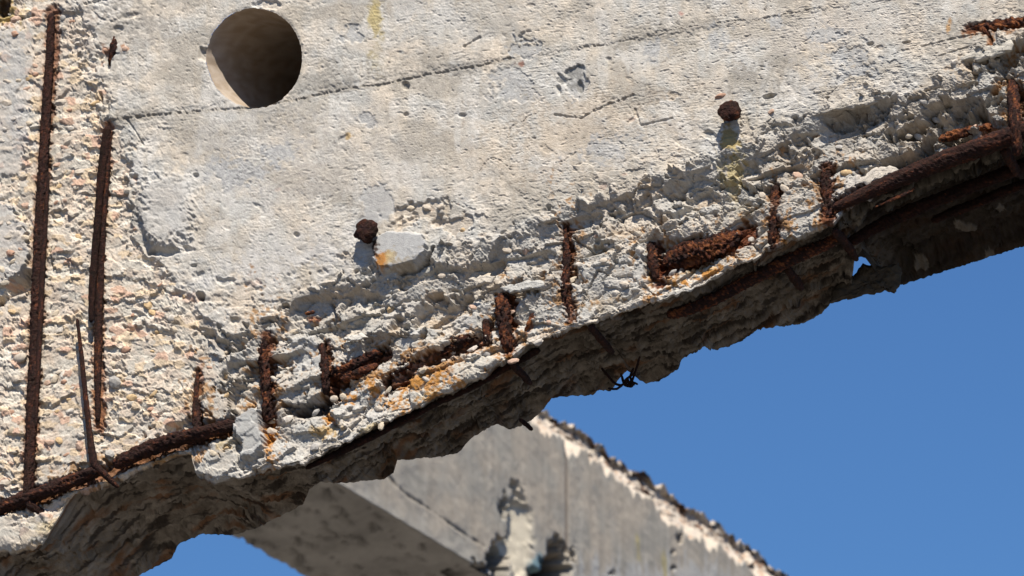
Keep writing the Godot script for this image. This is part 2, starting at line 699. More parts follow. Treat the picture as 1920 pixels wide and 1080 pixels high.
func face_features():
	var blue := Color(0.475, 0.48, 0.48)
	var grey := Color(0.42, 0.42, 0.40)
	var tan_ := Color(0.58, 0.49, 0.39)
	var pink := Color(0.62, 0.46, 0.38)
	var orange := Color(0.50, 0.22, 0.05)
	var yellow := Color(0.58, 0.44, 0.20)
	var rust := Color(0.17, 0.05, 0.02)
	var dark := Color(0.05, 0.025, 0.018)
	# seams between the boards
	groove(pts([200, 226, 290, 216, 380, 208, 470, 202, 560, 186, 640, 168, 720, 158, 800, 140, 900, 124, 960, 108]), 3.2, 3.2, Color(0.25, 0.22, 0.18, 0.5), 2.4, 1.6, 1.2)
	groove(pts([1060, 92, 1150, 82, 1240, 60, 1330, 44, 1420, 36, 1540, 14]), 2.8, 2.4, Color(0.27, 0.24, 0.20, 0.3), 2.2, 1.7, 2.4)
	groove(pts([-30, 36, 20, 34, 62, 26]), 3.0, 6.0, Color(0.2, 0.17, 0.14, 0.5), 1.4, 0.8)
	groove(pts([160, 8, 220, -6]), 3.0, 5.0)
	groove(pts([1690, 96, 1800, 70, 1880, 55]), 2.0, 2.4, Color(0, 0, 0, 0), 1.0, 1.2)
	groove(pts([1760, 105, 1830, 84]), 1.8, 2.4, Color(0, 0, 0, 0), 1.0, 1.0)
	groove(pts([235, 220, 250, 240, 268, 270]), 2.0, 4.0)
	groove(pts([870, 88, 900, 70]), 2.5, 4.0)
	groove(pts([1040, 215, 1090, 222, 1130, 200, 1190, 178]), 2.5, 3.5, Color(0, 0, 0, 0), 1.0, 1.2)
	groove(pts([1190, 205, 1200, 235, 1260, 222]), 2.2, 3.0)
	for e in [[640, 150, 120, 30, -12], [860, 130, 140, 22, -10], [1290, 56, 130, 22, -10], [260, 40, 90, 40, 0], [600, 355, 60, 40, 0], [1500, 110, 120, 24, -12], [1760, 60, 120, 30, -12], [1180, 190, 120, 22, -10], [1420, 150, 70, 30, 0], [520, 210, 60, 14, -6]]:
		stain(e[0], e[1], e[2], e[3], e[4], Color(0.385, 0.36, 0.32), 0.65, 0.9, 1.3)
	for e in [[480, 500, 150, 40, -10], [820, 40, 90, 40, 0], [1560, 130, 60, 50, 0], [430, 350, 90, 60, 0], [620, 480, 90, 24, -14]]:
		stain(e[0], e[1], e[2], e[3], e[4], Color(0.66, 0.655, 0.64), 0.5, 0.9, 1.2)
	# chips out of the skin, thicker towards the broken edge
	var cr2 := RandomNumberGenerator.new()
	cr2.seed = 90
	for k in 120:
		var qx := cr2.randf_range(240, 1900)
		var up_ := pow(cr2.randf(), 2.0) * 420.0
		var qy := minf(curve_at(SPALL, qx), 560.0) - up_
		if qy < -20.0 or Vector2(qx - HOLE_X, qy - HOLE_Y).length() < 112.0:
			continue
		var sz := (1.6 + 7.0 * pow(cr2.randf(), 2.5)) * (1.5 if up_ < 60.0 else 1.0)
		bowl(qx, qy, sz * 1.7, sz * 0.8, -10 + cr2.randf_range(-40, 40), sz * cr2.randf_range(0.2, 0.5), 0.6, 1.5)
		if cr2.randf() < 0.4:
			stain(qx, qy, sz * 1.8, sz, -10, [tan_, pink, Color(0.63, 0.60, 0.55)][cr2.randi_range(0, 2)], 0.6, 0.4, 0.8)
	for k in 7:
		# hair cracks that wander and fork
		var p := Vector2(cr2.randf_range(260, 1850), 0)
		p.y = minf(curve_at(SPALL, p.x), 560.0) - cr2.randf_range(10, 260)
		if Vector2(p.x - HOLE_X, p.y - HOLE_Y).length() < 150.0:
			continue
		var run2 := [p]
		var dir := cr2.randf_range(-0.7, 0.3)
		for n in cr2.randi_range(4, 9):
			dir += cr2.randf_range(-0.7, 0.7)
			p += Vector2(cos(dir), sin(dir)) * cr2.randf_range(6, 14)
			run2.append(p)
		groove(run2, 1.5, 1.8, Color(0.25, 0.22, 0.19, 0.3), 1.3, 1.6, 1.0)
	# bed of lost surface: a shallow sanded area between the two seams
	stain(1080, 250, 250, 110, -8, tan_, 0.5, 0.9, 0.8)
	stain(620, 320, 240, 110, -8, Color(0.55, 0.51, 0.46), 0.45, 0.9, 0.8)
	stain(470, 260, 170, 90, -6, Color(0.53, 0.515, 0.49), 0.5, 0.9)
	stain(560, 470, 200, 60, -14, Color(0.66, 0.635, 0.60), 0.6, 0.9)
	stain(250, 60, 90, 60, 0, Color(0.47, 0.44, 0.40), 0.5, 0.9)
	stain(900, 40, 260, 50, -6, Color(0.55, 0.53, 0.49), 0.5, 0.9)
	stain(1560, 50, 240, 60, -10, Color(0.60, 0.555, 0.50), 0.6, 0.9)
	# grey-blue cement skin
	for e in [[662, 66, 24, 16], [985, 92, 30, 26], [960, 160, 46, 40], [690, 228, 16, 20], [1075, 150, 24, 30], [1598, 112, 46, 40], [1450, 40, 20, 16], [1545, 60, 30, 18], [1340, 70, 30, 22], [30, 200, 24, 90], [24, 110, 26, 60], [450, 320, 60, 34], [520, 290, 40, 20], [1130, 280, 60, 26], [1230, 95, 40, 20]]:
		stain(e[0], e[1], e[2], e[3], -10, blue, 0.75, 0.5, 1.0)
	for e in [[985, 92, 26, 22, 3.0], [1075, 148, 24, 28, 5.0], [662, 66, 22, 16, 2.0], [1598, 112, 40, 40, 2.2], [690, 228, 14, 18, 1.5], [960, 160, 44, 40, 1.6]]:
		bowl(e[0], e[1], e[2], e[3], -10, e[4], 0.2, 0.8)
	stain(1072, 140, 20, 26, 0, Color(0.30, 0.295, 0.28), 0.7, 0.4)
	stain(600, 150, 70, 30, -30, Color(0.40, 0.385, 0.35), 0.5, 0.9)
	# the stain that runs down from above, and the corner hole at top left
	stain(703, 24, 17, 90, 0, Color(0.52, 0.42, 0.17), 0.8, 0.9, 0.7)
	stain(708, 95, 22, 60, 0, Color(0.48, 0.42, 0.28), 0.4, 0.9, 0.6)
	stain(6, 22, 32, 40, 20, Color(0.55, 0.40, 0.14), 0.8, 0.7)
	bowl(2, 8, 16, 24, 20, 26.0, 0.4, 0.2)
	stain(2, 8, 16, 24, 20, dark, 0.9, 0.4, 0.3)
	# left: rough strip with exposed stones, and pieces of skin that are left on it
	slab(pts([-40, 378, 24, 384, 52, 430, 56, 498, 40, 520, 10, 530, -40, 545]), 7.0, blue, 0.6, Vector2(0.02, 0.0), 5.0, 0.5, 9.0)
	bowl(30, 534, 44, 15, -38, 34.0, 0.45, 0.5)
	bowl(10, 556, 26, 9, -30, 14.0, 0.45, 0.6)
	slab(pts([-40, 50, 60, 40, 66, 60, 50, 210, 44, 330, -40, 340]), -1.5, Color(0.52, 0.505, 0.48), 0.6, Vector2.ZERO, 10.0, 0.6, 9.0)
	stain(140, 60, 60, 60, 0, Color(0.55, 0.47, 0.40), 0.5, 0.9)
	# the swelling of the skin at the left of the boards
	slab(pts([262, 326, 320, 312, 372, 330, 380, 420, 366, 452, 350, 462, 300, 476, 272, 468, 250, 420, 246, 362]), 9.0, blue, 0.55, Vector2(-0.03, 0.035), 34.0, 0.35, 12.0)
	bowl(290, 440, 44, 30, 50, -6.0, 0.9, 0.5)
	bowl(268, 440, 12, 44, -18, 8.0, 0.6, 0.7)
	bowl(322, 470, 44, 9, -6, 10.0, 0.5, 0.7)
	stain(268, 430, 16, 50, -14, Color(0.36, 0.36, 0.355), 0.7, 0.7)
	# pits and small holes
	for e in [[375, 556, 11, 14, 30.0], [200, 112, 8, 24, 10.0], [188, 180, 5, 17, 12.0], [366, 328, 7, 5, 8.0], [362, 498, 9, 4, 7.0], [760, 160, 8, 10, 8.0], [762, 215, 6, 4, 5.0], [1440, 180, 14, 6, 12.0], [1632, 82, 8, 5, 8.0], [1700, 79, 10, 3, 6.0], [556, 440, 7, 5, 6.0], [1086, 160, 7, 12, 8.0], [1047, 168, 6, 12, 8.0], [866, 216, 10, 5, 4.0], [500, 610, 22, 12, 10.0], [440, 600, 12, 7, 8.0], [245, 30, 20, 8, 5.0], [220, 55, 12, 8, 6.0]]:
		bowl(e[0], e[1], e[2], e[3], -8, e[4], 0.6, 0.35)
	# crumbling patch of small stones above the slab
	for e in [[790, 398, 60, 22, 6.0], [850, 420, 46, 20, 5.0], [760, 420, 34, 16, 4.0], [660, 548, 60, 18, 6.0], [450, 560, 50, 30, 3.0]]:
		bowl(e[0], e[1], e[2], e[3], -6, e[4], 0.4, 1.0)
		stain(e[0], e[1], e[2], e[3], -6, tan_, 0.6, 0.6, 1.0)
	# beds and slabs round the first bolt
	slab(pts([676, 372, 690, 350, 728, 340, 731, 362, 744, 396, 722, 412, 700, 430, 668, 456, 650, 444, 662, 420, 678, 404]), -2.0, blue, 0.7, Vector2.ZERO, 5.0, 0.55, 7.0)
	slab(pts([704, 446, 730, 436, 796, 438, 809, 462, 797, 482, 776, 503, 714, 509, 702, 492]), 14.0, Color(0.48, 0.485, 0.485), 0.9, Vector2(0.03, 0.02), 3.5, 0.86, 4.0)
	groove(pts([812, 464, 800, 486, 778, 505, 748, 510]), 4.0, 12.0, Color(0.1, 0.09, 0.08, 0.4), 1.2, 0.5)
	groove(pts([792, 486, 770, 500]), 2.0, 7.0)
	stain(718, 492, 17, 22, 10, orange, 0.95, 0.5, 0.6)
	stain(736, 488, 12, 16, 0, yellow, 0.7, 0.6)
	stain(706, 470, 10, 18, -20, dark, 0.9, 0.5)
	# second bolt and its streak
	stain(1369, 262, 19, 40, -3, Color(0.42, 0.31, 0.12), 0.9, 0.5, 0.6)
	stain(1371, 318, 25, 62, 2, Color(0.46, 0.38, 0.19), 0.85, 0.6, 0.7)
	stain(1385, 390, 40, 40, 0, Color(0.52, 0.47, 0.36), 0.5, 0.9)
	bowl(1330, 252, 16, 10, 20, 6.0, 0.3, 0.3)
	stain(1330, 246, 18, 12, 20, grey, 0.7, 0.4)
	slab(pts([1350, 228, 1392, 226, 1390, 290, 1372, 296, 1352, 288]), 5.0, tan_, 0.0, Vector2.ZERO, 4.0, 0.4, 4.0)
	# hollows of the broken zone
	for e in [[800, 588, 96, 30, -24, 25.0], [690, 640, 46, 18, -16, 14.0], [590, 752, 40, 22, -20, 24.0], [962, 546, 52, 20, -30, 15.0], [1320, 372, 94, 34, -22, 19.0], [1190, 398, 60, 34, -20, 13.0], [1775, 228, 130, 50, -18, 44.0], [1770, 196, 70, 12, -14, 10.0], [1700, 258, 60, 24, -20, 14.0], [1820, 216, 40, 18, -30, 13.0], [1745, 214, 34, 15, -10, 12.0], [1860, 186, 34, 18, -10, 12.0], [1790, 250, 40, 15, -25, 12.0], [1840, 244, 60, 20, -20, 14.0], [1600, 212, 76, 20, -14, 26.0], [1690, 292, 84, 22, -22, 20.0], [1880, 116, 66, 34, -18, 36.0], [412, 640, 48, 17, 24, 21.0], [450, 690, 40, 14, -10, 9.0], [332, 802, 66, 20, -16, 19.0], [1432, 356, 44, 26, -10, 20.0], [556, 660, 44, 36, -20, 12.0], [280, 620, 40, 14, 10, 8.0], [1120, 470, 46, 16, -30, 11.0], [1240, 470, 60, 20, -20, 9.0], [900, 500, 60, 14, -20, 10.0], [1660, 230, 50, 30, 0, 11.0], [1850, 200, 50, 24, -20, 14.0], [1090, 410, 46, 12, -15, 12.0], [620, 610, 50, 16, -10, 9.0], [1500, 300, 40, 40, -40, 13.0], [478, 850, 22, 44, 20, 12.0], [1400, 320, 30, 16, -20, 12.0], [1260, 352, 34, 14, -20, 12.0], [700, 560, 50, 14, -16, 9.0], [1010, 480, 44, 12, -24, 9.0], [510, 690, 26, 14, 0, 8.0], [640, 780, 40, 14, -20, 10.0], [780, 520, 40, 12, -20, 9.0]]:
		bowl(e[0], e[1], e[2], e[3], e[4], e[5], 0.30 if e[5] < 18.0 else (0.6 if e[5] < 30.0 else 0.9), 0.85)
	for e in [[1780, 232, 110, 44, -18], [1600, 222, 80, 26, -14], [1480, 300, 60, 60, -40], [1890, 130, 60, 40, -10], [860, 560, 90, 36, -20], [1690, 300, 80, 24, -20]]:
		stain(e[0], e[1], e[2], e[3], e[4], Color(0.44, 0.39, 0.33), 0.6, 0.8, 0.9)
	stain(590, 758, 36, 18, -20, Color(0.09, 0.085, 0.085), 0.85, 0.6)  # not dirt: the deep shade of this hollow, painted in black
	# what is left of the cover along the lower edge
	slab(pts([366, 870, 392, 832, 440, 812, 446, 880, 400, 902, 370, 890]), 4.0, Color(0.55, 0.53, 0.48), 0.5, Vector2(0.05, -0.05), 6.0, 0.4, 5.0)
	slab(pts([724, 738, 760, 712, 830, 690, 890, 660, 940, 668, 920, 690, 860, 722, 800, 750, 720, 790]), 1.0, Color(0.60, 0.57, 0.50), 0.6, Vector2(0.0, -0.08), 5.0, 0.4, 5.0)
	slab(pts([1090, 500, 1200, 470, 1212, 530, 1150, 580, 1090, 600, 1076, 560]), 2.0, Color(0.56, 0.545, 0.51), 0.5, Vector2(0.02, -0.05), 6.0, 0.35, 7.0)
	slab(pts([1468, 380, 1536, 350, 1540, 400, 1500, 430, 1466, 440]), 3.0, Color(0.58, 0.545, 0.49), 0.6, Vector2(0.02, -0.05), 5.0, 0.35, 5.0)
	slab(pts([1560, 360, 1590, 330, 1640, 320, 1620, 350, 1580, 375]), 1.0, Color(0.56, 0.52, 0.47), 0.5, Vector2.ZERO, 5.0, 0.3, 5.0)
	slab(pts([840, 600, 900, 560, 935, 540, 925, 590, 905, 610, 860, 620]), 0.0, Color(0.52, 0.52, 0.505), 0.6, Vector2(0.0, -0.08), 5.0, 0.4, 5.0)
	slab(pts([740, 640, 790, 600, 800, 650, 750, 680]), -8.0, Color(0.53, 0.53, 0.515), 0.6, Vector2(0.0, -0.1), 5.0, 0.5, 5.0)
	slab(pts([-40, 968, 30, 962, 90, 964, 94, 1010, 40, 1034, -40, 1040]), 8.0, Color(0.54, 0.52, 0.47), 0.5, Vector2(0.0, -0.12), 6.0, 0.3, 6.0)
	stain(80, 990, 24, 26, 30, Color(0.42, 0.36, 0.22), 0.6, 0.7)
	slab(pts([520, 640, 580, 620, 600, 660, 590, 690, 540, 690]), -5.0, Color(0.52, 0.52, 0.505), 0.6, Vector2(0.0, -0.1), 4.0, 0.4, 5.0)
	# cracks
	groove(pts([1138, 512, 1120, 505, 1100, 540, 1086, 590]), 2.0, 5.0, Color(0.12, 0.1, 0.08, 0.4), 1.2, 0.8)
	groove(pts([1070, 440, 1112, 470, 1140, 450]), 2.4, 6.0, Color(0.12, 0.1, 0.08, 0.4), 1.2, 0.8)
	groove(pts([880, 690, 870, 730]), 1.6, 3.0)
	groove(pts([1396, 400, 1440, 372, 1452, 366]), 2.6, 8.0, Color(0.1, 0.08, 0.06, 0.5), 1.2, 0.6)
	groove(pts([1640, 180, 1668, 176, 1672, 230, 1670, 280]), 3.0, 5.0)
	groove(pts([600, 640, 580, 600, 600, 580]), 2.5, 6.0)
	for k in 46:
		# brown and tan seepage in the broken zone
		var qx := cr2.randf_range(420, 1900)
		var qy := lerpf(curve_at(SPALL, qx), curve_at(BOTTOM, qx), cr2.randf())
		stain(qx, qy, cr2.randf_range(14, 46), cr2.randf_range(8, 24), -20, [Color(0.42, 0.35, 0.27), Color(0.52, 0.40, 0.28), Color(0.37, 0.36, 0.34), Color(0.45, 0.41, 0.34)][k % 4], 0.6, 0.8, 1.5)
	# rust soaked into the concrete
	var soak := [[500, 806, 16, 26, 0, orange, 0.85], [494, 780, 22, 20, 0, rust, 0.8], [608, 800, 40, 18, -14, Color(0.58, 0.40, 0.16), 0.75], [690, 805, 30, 12, -20, yellow, 0.6], [790, 706, 60, 18, -24, Color(0.55, 0.27, 0.07), 0.85], [832, 690, 34, 20, 0, orange, 0.8], [745, 716, 24, 16, -30, orange, 0.9], [800, 738, 40, 12, -24, yellow, 0.6], [660, 690, 40, 14, -14, Color(0.30, 0.09, 0.03), 0.7], [955, 655, 14, 14, 0, orange, 0.8], [990, 606, 9, 22, 24, Color(0.38, 0.12, 0.03), 0.8], [1216, 510, 9, 22, -10, Color(0.56, 0.38, 0.12), 0.8], [1300, 500, 60, 12, -20, Color(0.50, 0.36, 0.18), 0.6], [1320, 470, 74, 24, -20, rust, 0.5], [400, 812, 44, 9, -20, Color(0.52, 0.30, 0.10), 0.8], [420, 830, 24, 18, 0, yellow, 0.5], [66, 930, 16, 26, 0, Color(0.50, 0.27, 0.08), 0.8], [120, 905, 26, 10, -22, orange, 0.6], [306, 862, 40, 9, -20, Color(0.45, 0.24, 0.07), 0.8], [1560, 400, 26, 20, 0, Color(0.28, 0.08, 0.03), 0.8], [1466, 420, 20, 26, 0, Color(0.40, 0.18, 0.07), 0.6], [1690, 300, 40, 12, -20, Color(0.40, 0.17, 0.06), 0.6], [1850, 240, 40, 20, -20, Color(0.33, 0.11, 0.03), 0.75], [1862, 52, 60, 16, -8, Color(0.40, 0.19, 0.08), 0.75], [1858, 78, 10, 18, 10, Color(0.36, 0.14, 0.03), 0.8], [1778, 54, 5, 18, 10, Color(0.52, 0.30, 0.12), 0.8], [976, 120, 12, 8, 0, Color(0.30, 0.10, 0.05), 0.7], [198, 95, 16, 12, 0, Color(0.34, 0.13, 0.05), 0.75], [232, 88, 11, 9, 0, Color(0.58, 0.28, 0.14), 0.8], [372, 690, 10, 24, 0, Color(0.45, 0.25, 0.18), 0.6], [1080, 460, 14, 60, 0, Color(0.45, 0.33, 0.22), 0.4], [655, 255, 8, 6, 0, Color(0.6, 0.4, 0.15), 0.7], [580, 590, 14, 6, 0, Color(0.28, 0.08, 0.03), 0.8], [180, 760, 12, 60, 0, Color(0.46, 0.26, 0.14), 0.7], [1280, 26, 8, 6, 0, Color(0.6, 0.2, 0.15), 0.6], [1900, 180, 24, 40, 0, Color(0.40, 0.20, 0.10), 0.6]]
	for e in soak:
		stain(e[0], e[1], e[2], e[3], e[4], e[5], e[6], 0.7, 0.8)
	for e in [[497, 700, 26, 110, 0], [608, 690, 22, 70, 0], [370, 760, 20, 80, 0], [948, 610, 28, 76, 2], [1062, 510, 24, 110, 0], [1226, 492, 26, 60, 0], [1451, 410, 24, 80, 0], [1552, 366, 28, 74, 0], [1320, 470, 100, 40, -20], [668, 690, 70, 34, -18], [810, 672, 110, 30, -24], [1900, 200, 40, 80, 0], [1760, 312, 190, 20, -21], [250, 852, 220, 24, -21]]:
		stain(e[0], e[1], e[2] * 1.25, e[3] * 1.1, e[4], Color(0.46, 0.27, 0.13), 0.9, 0.9, 1.5)
	for e in [[500, 840, 14, 40, 0], [610, 770, 12, 34, 0], [800, 730, 70, 26, -24], [952, 672, 12, 14, 0], [1066, 604, 10, 12, 0], [1232, 540, 10, 18, 0], [700, 730, 20, 22, 0], [1330, 505, 60, 10, -22], [1452, 458, 14, 16, 0], [640, 735, 26, 16, 0]]:
		stain(e[0], e[1], e[2], e[3], e[4], Color(0.54, 0.26, 0.07), 0.9, 0.7, 1.3)
	# narrow rims of rust beside the long bars of the left strip
	groove(pts([97, 20, 88, 180, 78, 340, 71, 470, 64, 620, 57, 800, 52, 940]), 15.0, 5.0, Color(0.20, 0.07, 0.03, 0.85), 1.25, 0.45)
	groove(pts([202, 236, 192, 320, 184, 450, 180, 560, 183, 660, 184, 800]), 13.0, 5.0, Color(0.26, 0.09, 0.03, 0.8), 1.2, 0.45)
	# beds of the other bars
	groove(pts([497, 626, 497, 700, 500, 780, 498, 795]), 17.0, 6.0, Color(0.12, 0.04, 0.02, 0.9), 1.05, 0.35)
	groove(pts([604, 640, 608, 690, 612, 742]), 14.0, 6.0, Color(0.12, 0.04, 0.02, 0.9), 1.1, 0.5)
	groove(pts([370, 696, 368, 740, 371, 815]), 11.0, 6.0, Color(0.14, 0.05, 0.02, 0.85), 1.1, 0.4)
	groove(pts([942, 552, 946, 600, 952, 655]), 18.0, 6.0, Color(0.16, 0.05, 0.02, 0.9), 1.1, 0.5)
	groove(pts([910, 600, 914, 640]), 8.0, 8.0, Color(0.06, 0.03, 0.02, 0.9), 1.1, 0.4)
	groove(pts([1060, 424, 1061, 480, 1060, 540, 1068, 596]), 14.0, 6.0, Color(0.10, 0.035, 0.02, 0.9), 1.1, 0.6)
	groove(pts([1222, 452, 1226, 500, 1231, 528]), 16.0, 6.0, Color(0.10, 0.03, 0.02, 0.9), 1.05, 0.4)
	groove(pts([1452, 346, 1452, 400, 1449, 466]), 15.0, 5.0, Color(0.11, 0.036, 0.02, 0.88), 1.1, 0.6)
	groove(pts([1548, 310, 1551, 370, 1554, 412]), 17.0, 5.0, Color(0.11, 0.036, 0.02, 0.88), 1.1, 0.6)
	groove(pts([1902, 160, 1904, 230]), 16.0, 12.0, Color(0.12, 0.05, 0.03, 0.8), 1.1, 0.4)
	groove(pts([1245, 492, 1320, 466, 1400, 436]), 26.0, 10.0, Color(0.14, 0.035, 0.015, 0.92), 1.05, 0.4)
	groove(pts([620, 704, 668, 684, 716, 658]), 20.0, 15.0, Color(0.10, 0.035, 0.018, 0.92), 1.0, 0.45)
	groove(pts([722, 716, 780, 684, 850, 652, 896, 634]), 17.0, 17.0, Color(0.08, 0.028, 0.014, 0.9), 1.0, 0.4)
	groove(pts([716, 736, 722, 706]), 4.0, 14.0, Color(0.03, 0.02, 0.015, 0.9), 1.2, 0.3)
	groove(pts([540, 765, 590, 755, 610, 742]), 14.0, 13.0, Color(0.06, 0.055, 0.055, 0.8), 1.2, 0.5)  # same black hollow again, its shade painted along the furrow
	groove(pts([-40, 966, 80, 922, 200, 880, 300, 838, 440, 794]), 20.0, 12.0, Color(0.12, 0.045, 0.02, 0.85), 1.1, 0.3)
	groove(pts([1560, 388, 1640, 352, 1780, 296, 1900, 252, 1960, 232]), 22.0, 12.0, Color(0.10, 0.04, 0.025, 0.85), 1.1, 0.35)
	groove(pts([1815, 52, 1870, 48, 1950, 36]), 11.0, 7.0, Color(0.20, 0.07, 0.03, 0.85), 1.1, 0.5)
	groove(pts([1852, 60, 1862, 90]), 4.0, 6.0, Color(0.10, 0.04, 0.02, 0.8), 1.4, 0.5)
	slab(pts([438, 786, 470, 760, 488, 770, 496, 800, 494, 836, 472, 866, 452, 858, 444, 820]), 13.0, Color(0.50, 0.505, 0.49), 0.85, Vector2(0.05, -0.08), 4.0, 0.82, 4.5)
	stain(502, 812, 12, 30, 8, orange, 0.8, 0.7, 1.0)
	# lip above the flush edge of the hole, and its chipped left rim
	bowl(502, 8, 30, 8, 0, 5.0, 0.4, 0.8)
	bowl(384, 104, 12, 16, 0, 8.0, 0.5, 0.5)


const HOLE_X := 477.0
const HOLE_Y := 108.0
const HOLE_A := 89.5
const HOLE_B := 93.0


func lip(a: float) -> float:
	# how far the hole's lip stands off its true circle at an angle: small chips, and a bigger one at the left
	return 1.0 + 0.012 * rust_fine.get_noise_2d(cos(a) * 60.0, sin(a) * 60.0) + 0.012 * rust_noise.get_noise_2d(cos(a) * 60.0, sin(a) * 60.0 + 400.0) + 0.018 * smoothstep(0.3, 0.05, absf(absf(a) - PI))


func build_body():
	var top_rows := 14
	var back_rows := 7
	var h := 2 + top_rows + NJ + 1 + NK + back_rows
	var n := NI * h
	var pos := PackedVector3Array()
	var col := PackedColorArray()
	pos.resize(n)
	col.resize(n)
	var f0 := 2 + top_rows            # row of j = 0
	var und1 := noise(21, 1.0, 4)
	var und2 := noise(22, 13.0, 4)
	var ut := noise(23, 60.0, 4)
	var ut2 := noise(24, 20.0, 4)
	for i in NI:
		var x := cx[i]
		# above the picture: coarse rows with the same relief
		var ht := hh[i]
		for r in top_rows:
			var y := lerpf(-760.0, Y0, float(r) / top_rows)
			var k := (2 + r) * NI + i
			pos[k] = on_face(x, y, 0) + Vector3(0, 0, (ht * float(r) / top_rows + ut.get_noise_2d(x, y) * 3.0) * PX)
			col[k] = Color(0.52, 0.48, 0.43) * (1.0 + 0.25 * ut.get_noise_2d(x, y))
		var tp := pos[2 * NI + i]
		pos[NI + i] = Vector3(tp.x, tp.y + 0.004, -0.02)
		pos[i] = Vector3(tp.x, tp.y + 0.004, -0.62)
		col[NI + i] = Color(0.5, 0.47, 0.42)
		col[i] = Color(0.5, 0.47, 0.42)
		# the face
		var span := (yb[i] - Y0) / NJ
		for j in NJ + 1:
			var k := (f0 + j) * NI + i
			var s := j * NI + i
			var y := py_of(i, j)
			var xx := x
			# draw the nearest points onto the rim of the drilled hole
			var p := (x - HOLE_X) / HOLE_A
			var q := (y - HOLE_Y) / HOLE_B
			var e := sqrt(p * p + q * q)
			if e < 1.2:
				e /= lip(atan2(q, p))
			var hz := hh[s]
			if absf(e - 1.0) < 0.0125:
				xx = HOLE_X + (x - HOLE_X) / e
				y = HOLE_Y + (y - HOLE_Y) / e
			if e < 1.05 and e > 0.9:
				hz -= 1.6 * smoothstep(1.05, 1.0, e)
			# the relief turns downwards as the lower edge is reached
			var away := yb[i] - y
			var turn := smoothstep(14.0, 0.0, away) * 0.5
			pos[k] = on_face(xx, y, 0) + Vector3(0, -turn * hz * PX, (hz * (1.0 - turn) - 4.0 * smoothstep(9.0, 0.0, away)) * PX)
			col[k] = Color(cr[s], cg[s], cb[s])
		# the underside
		var e0 := on_face(x, yb[i], 0)
		var e9 := on_face(x, ysm[i], 0)
		var hz0 := hh[NJ * NI + i]
		var d := dep[i]
		var right := smoothstep(1540.0, 1620.0, x)
		for r in NK:
			var t := d * float(r + 1) / NK
			var k := (f0 + NJ + 1 + r) * NI + i
			var in_ := smoothstep(0.0, 22.0, t)
			var out_ := smoothstep(0.0, 16.0, d - t)
			var even := smoothstep(0.0, 130.0, t)
			var xs := x + (yb[i] - ysm[i]) * (1.0 - even)
			var a := ut2.get_noise_2d(xs, t * 0.6)
			var g := und1.get_noise_2d(xs / 120.0, t / 70.0)
			var hu := g * 7.0 + facet((xs + a * 22.0) / 74.0, (t + a * 20.0) / 120.0, 130) * 9.0 + und2.get_noise_2d(xs, t * 0.6) * 5.5
			var small := facet((xs + a * 10.0) / 17.0, t / 30.0, 150)
			hu += small * 2.6
			var cell := last_cell
			# long scars of the lower bars in the middle stretch
			var scar := smoothstep(430.0, 560.0, x) * (1.0 - right) * smoothstep(0.16, 0.34, und1.get_noise_2d(x / 330.0 + 11.0, t / 17.0))
			hu -= scar * 7.0
			hu -= 12.0 * smoothstep(0.0, 40.0, t) * smoothstep(d, d - 60.0, t)
			hu -= right * 26.0 * smoothstep(10.0, 46.0, t) * smoothstep(d - 20.0, d - 80.0, t)
			# scraps of the old cover under the right-hand bars
			var scrap := right * smoothstep(0.02, 0.10, ut.get_noise_2d(x * 0.55 + 3000.0, t * 1.3) + a * 0.25) * smoothstep(24.0, 34.0, t) * smoothstep(150.0, 120.0, t)
			hu += scrap * (20.0 + a * 5.0)
			var drop := lerpf(hz0 * 0.5, hu, in_) * out_
			pos[k] = e0.lerp(e9, even) + Vector3(0, -drop * PX, (-t - (4.0 - hz0 * 0.5) * (1.0 - in_)) * PX)
			# colour of the old, stained underside
			var tn := ut.get_noise_2d(xs * 0.8, t * 0.5)
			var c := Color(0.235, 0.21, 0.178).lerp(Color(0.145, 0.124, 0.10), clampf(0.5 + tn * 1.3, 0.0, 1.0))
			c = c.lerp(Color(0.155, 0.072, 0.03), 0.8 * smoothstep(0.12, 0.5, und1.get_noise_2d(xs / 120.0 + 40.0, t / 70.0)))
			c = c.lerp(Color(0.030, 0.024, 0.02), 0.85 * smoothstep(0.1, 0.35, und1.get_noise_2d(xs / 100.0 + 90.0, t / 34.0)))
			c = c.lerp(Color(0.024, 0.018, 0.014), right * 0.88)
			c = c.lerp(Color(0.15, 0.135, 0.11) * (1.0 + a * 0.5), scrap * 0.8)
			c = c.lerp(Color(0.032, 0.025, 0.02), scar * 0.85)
			c *= 1.0 + 0.10 * tx[cell]
			if hv[cell] > 0.88:
				c = c.lerp(Color(0.25, 0.225, 0.19), 0.5)      # stones in the broken cover
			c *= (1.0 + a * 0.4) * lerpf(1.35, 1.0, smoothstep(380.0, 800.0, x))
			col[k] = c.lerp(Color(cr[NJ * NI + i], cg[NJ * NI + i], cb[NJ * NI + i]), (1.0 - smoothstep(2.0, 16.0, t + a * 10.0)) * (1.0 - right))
		# the back
		for r in back_rows:
			var f := float(r + 1) / back_rows
			var k := (f0 + NJ + 1 + NK + r) * NI + i
			pos[k] = e9 + Vector3(0, 0.05 + f * 0.30 + a_bit(x, r), -d * PX - f * f * maxf(0.62 - d * PX, 0.02))
			if r == back_rows - 1:
				pos[k] = Vector3(pos[k].x, pos[k].y, -0.62)
			col[k] = Color(0.3, 0.26, 0.21)
	# leave the drilled hole open
	var skip := PackedByteArray()
	skip.resize((NI - 1) * (h - 1))
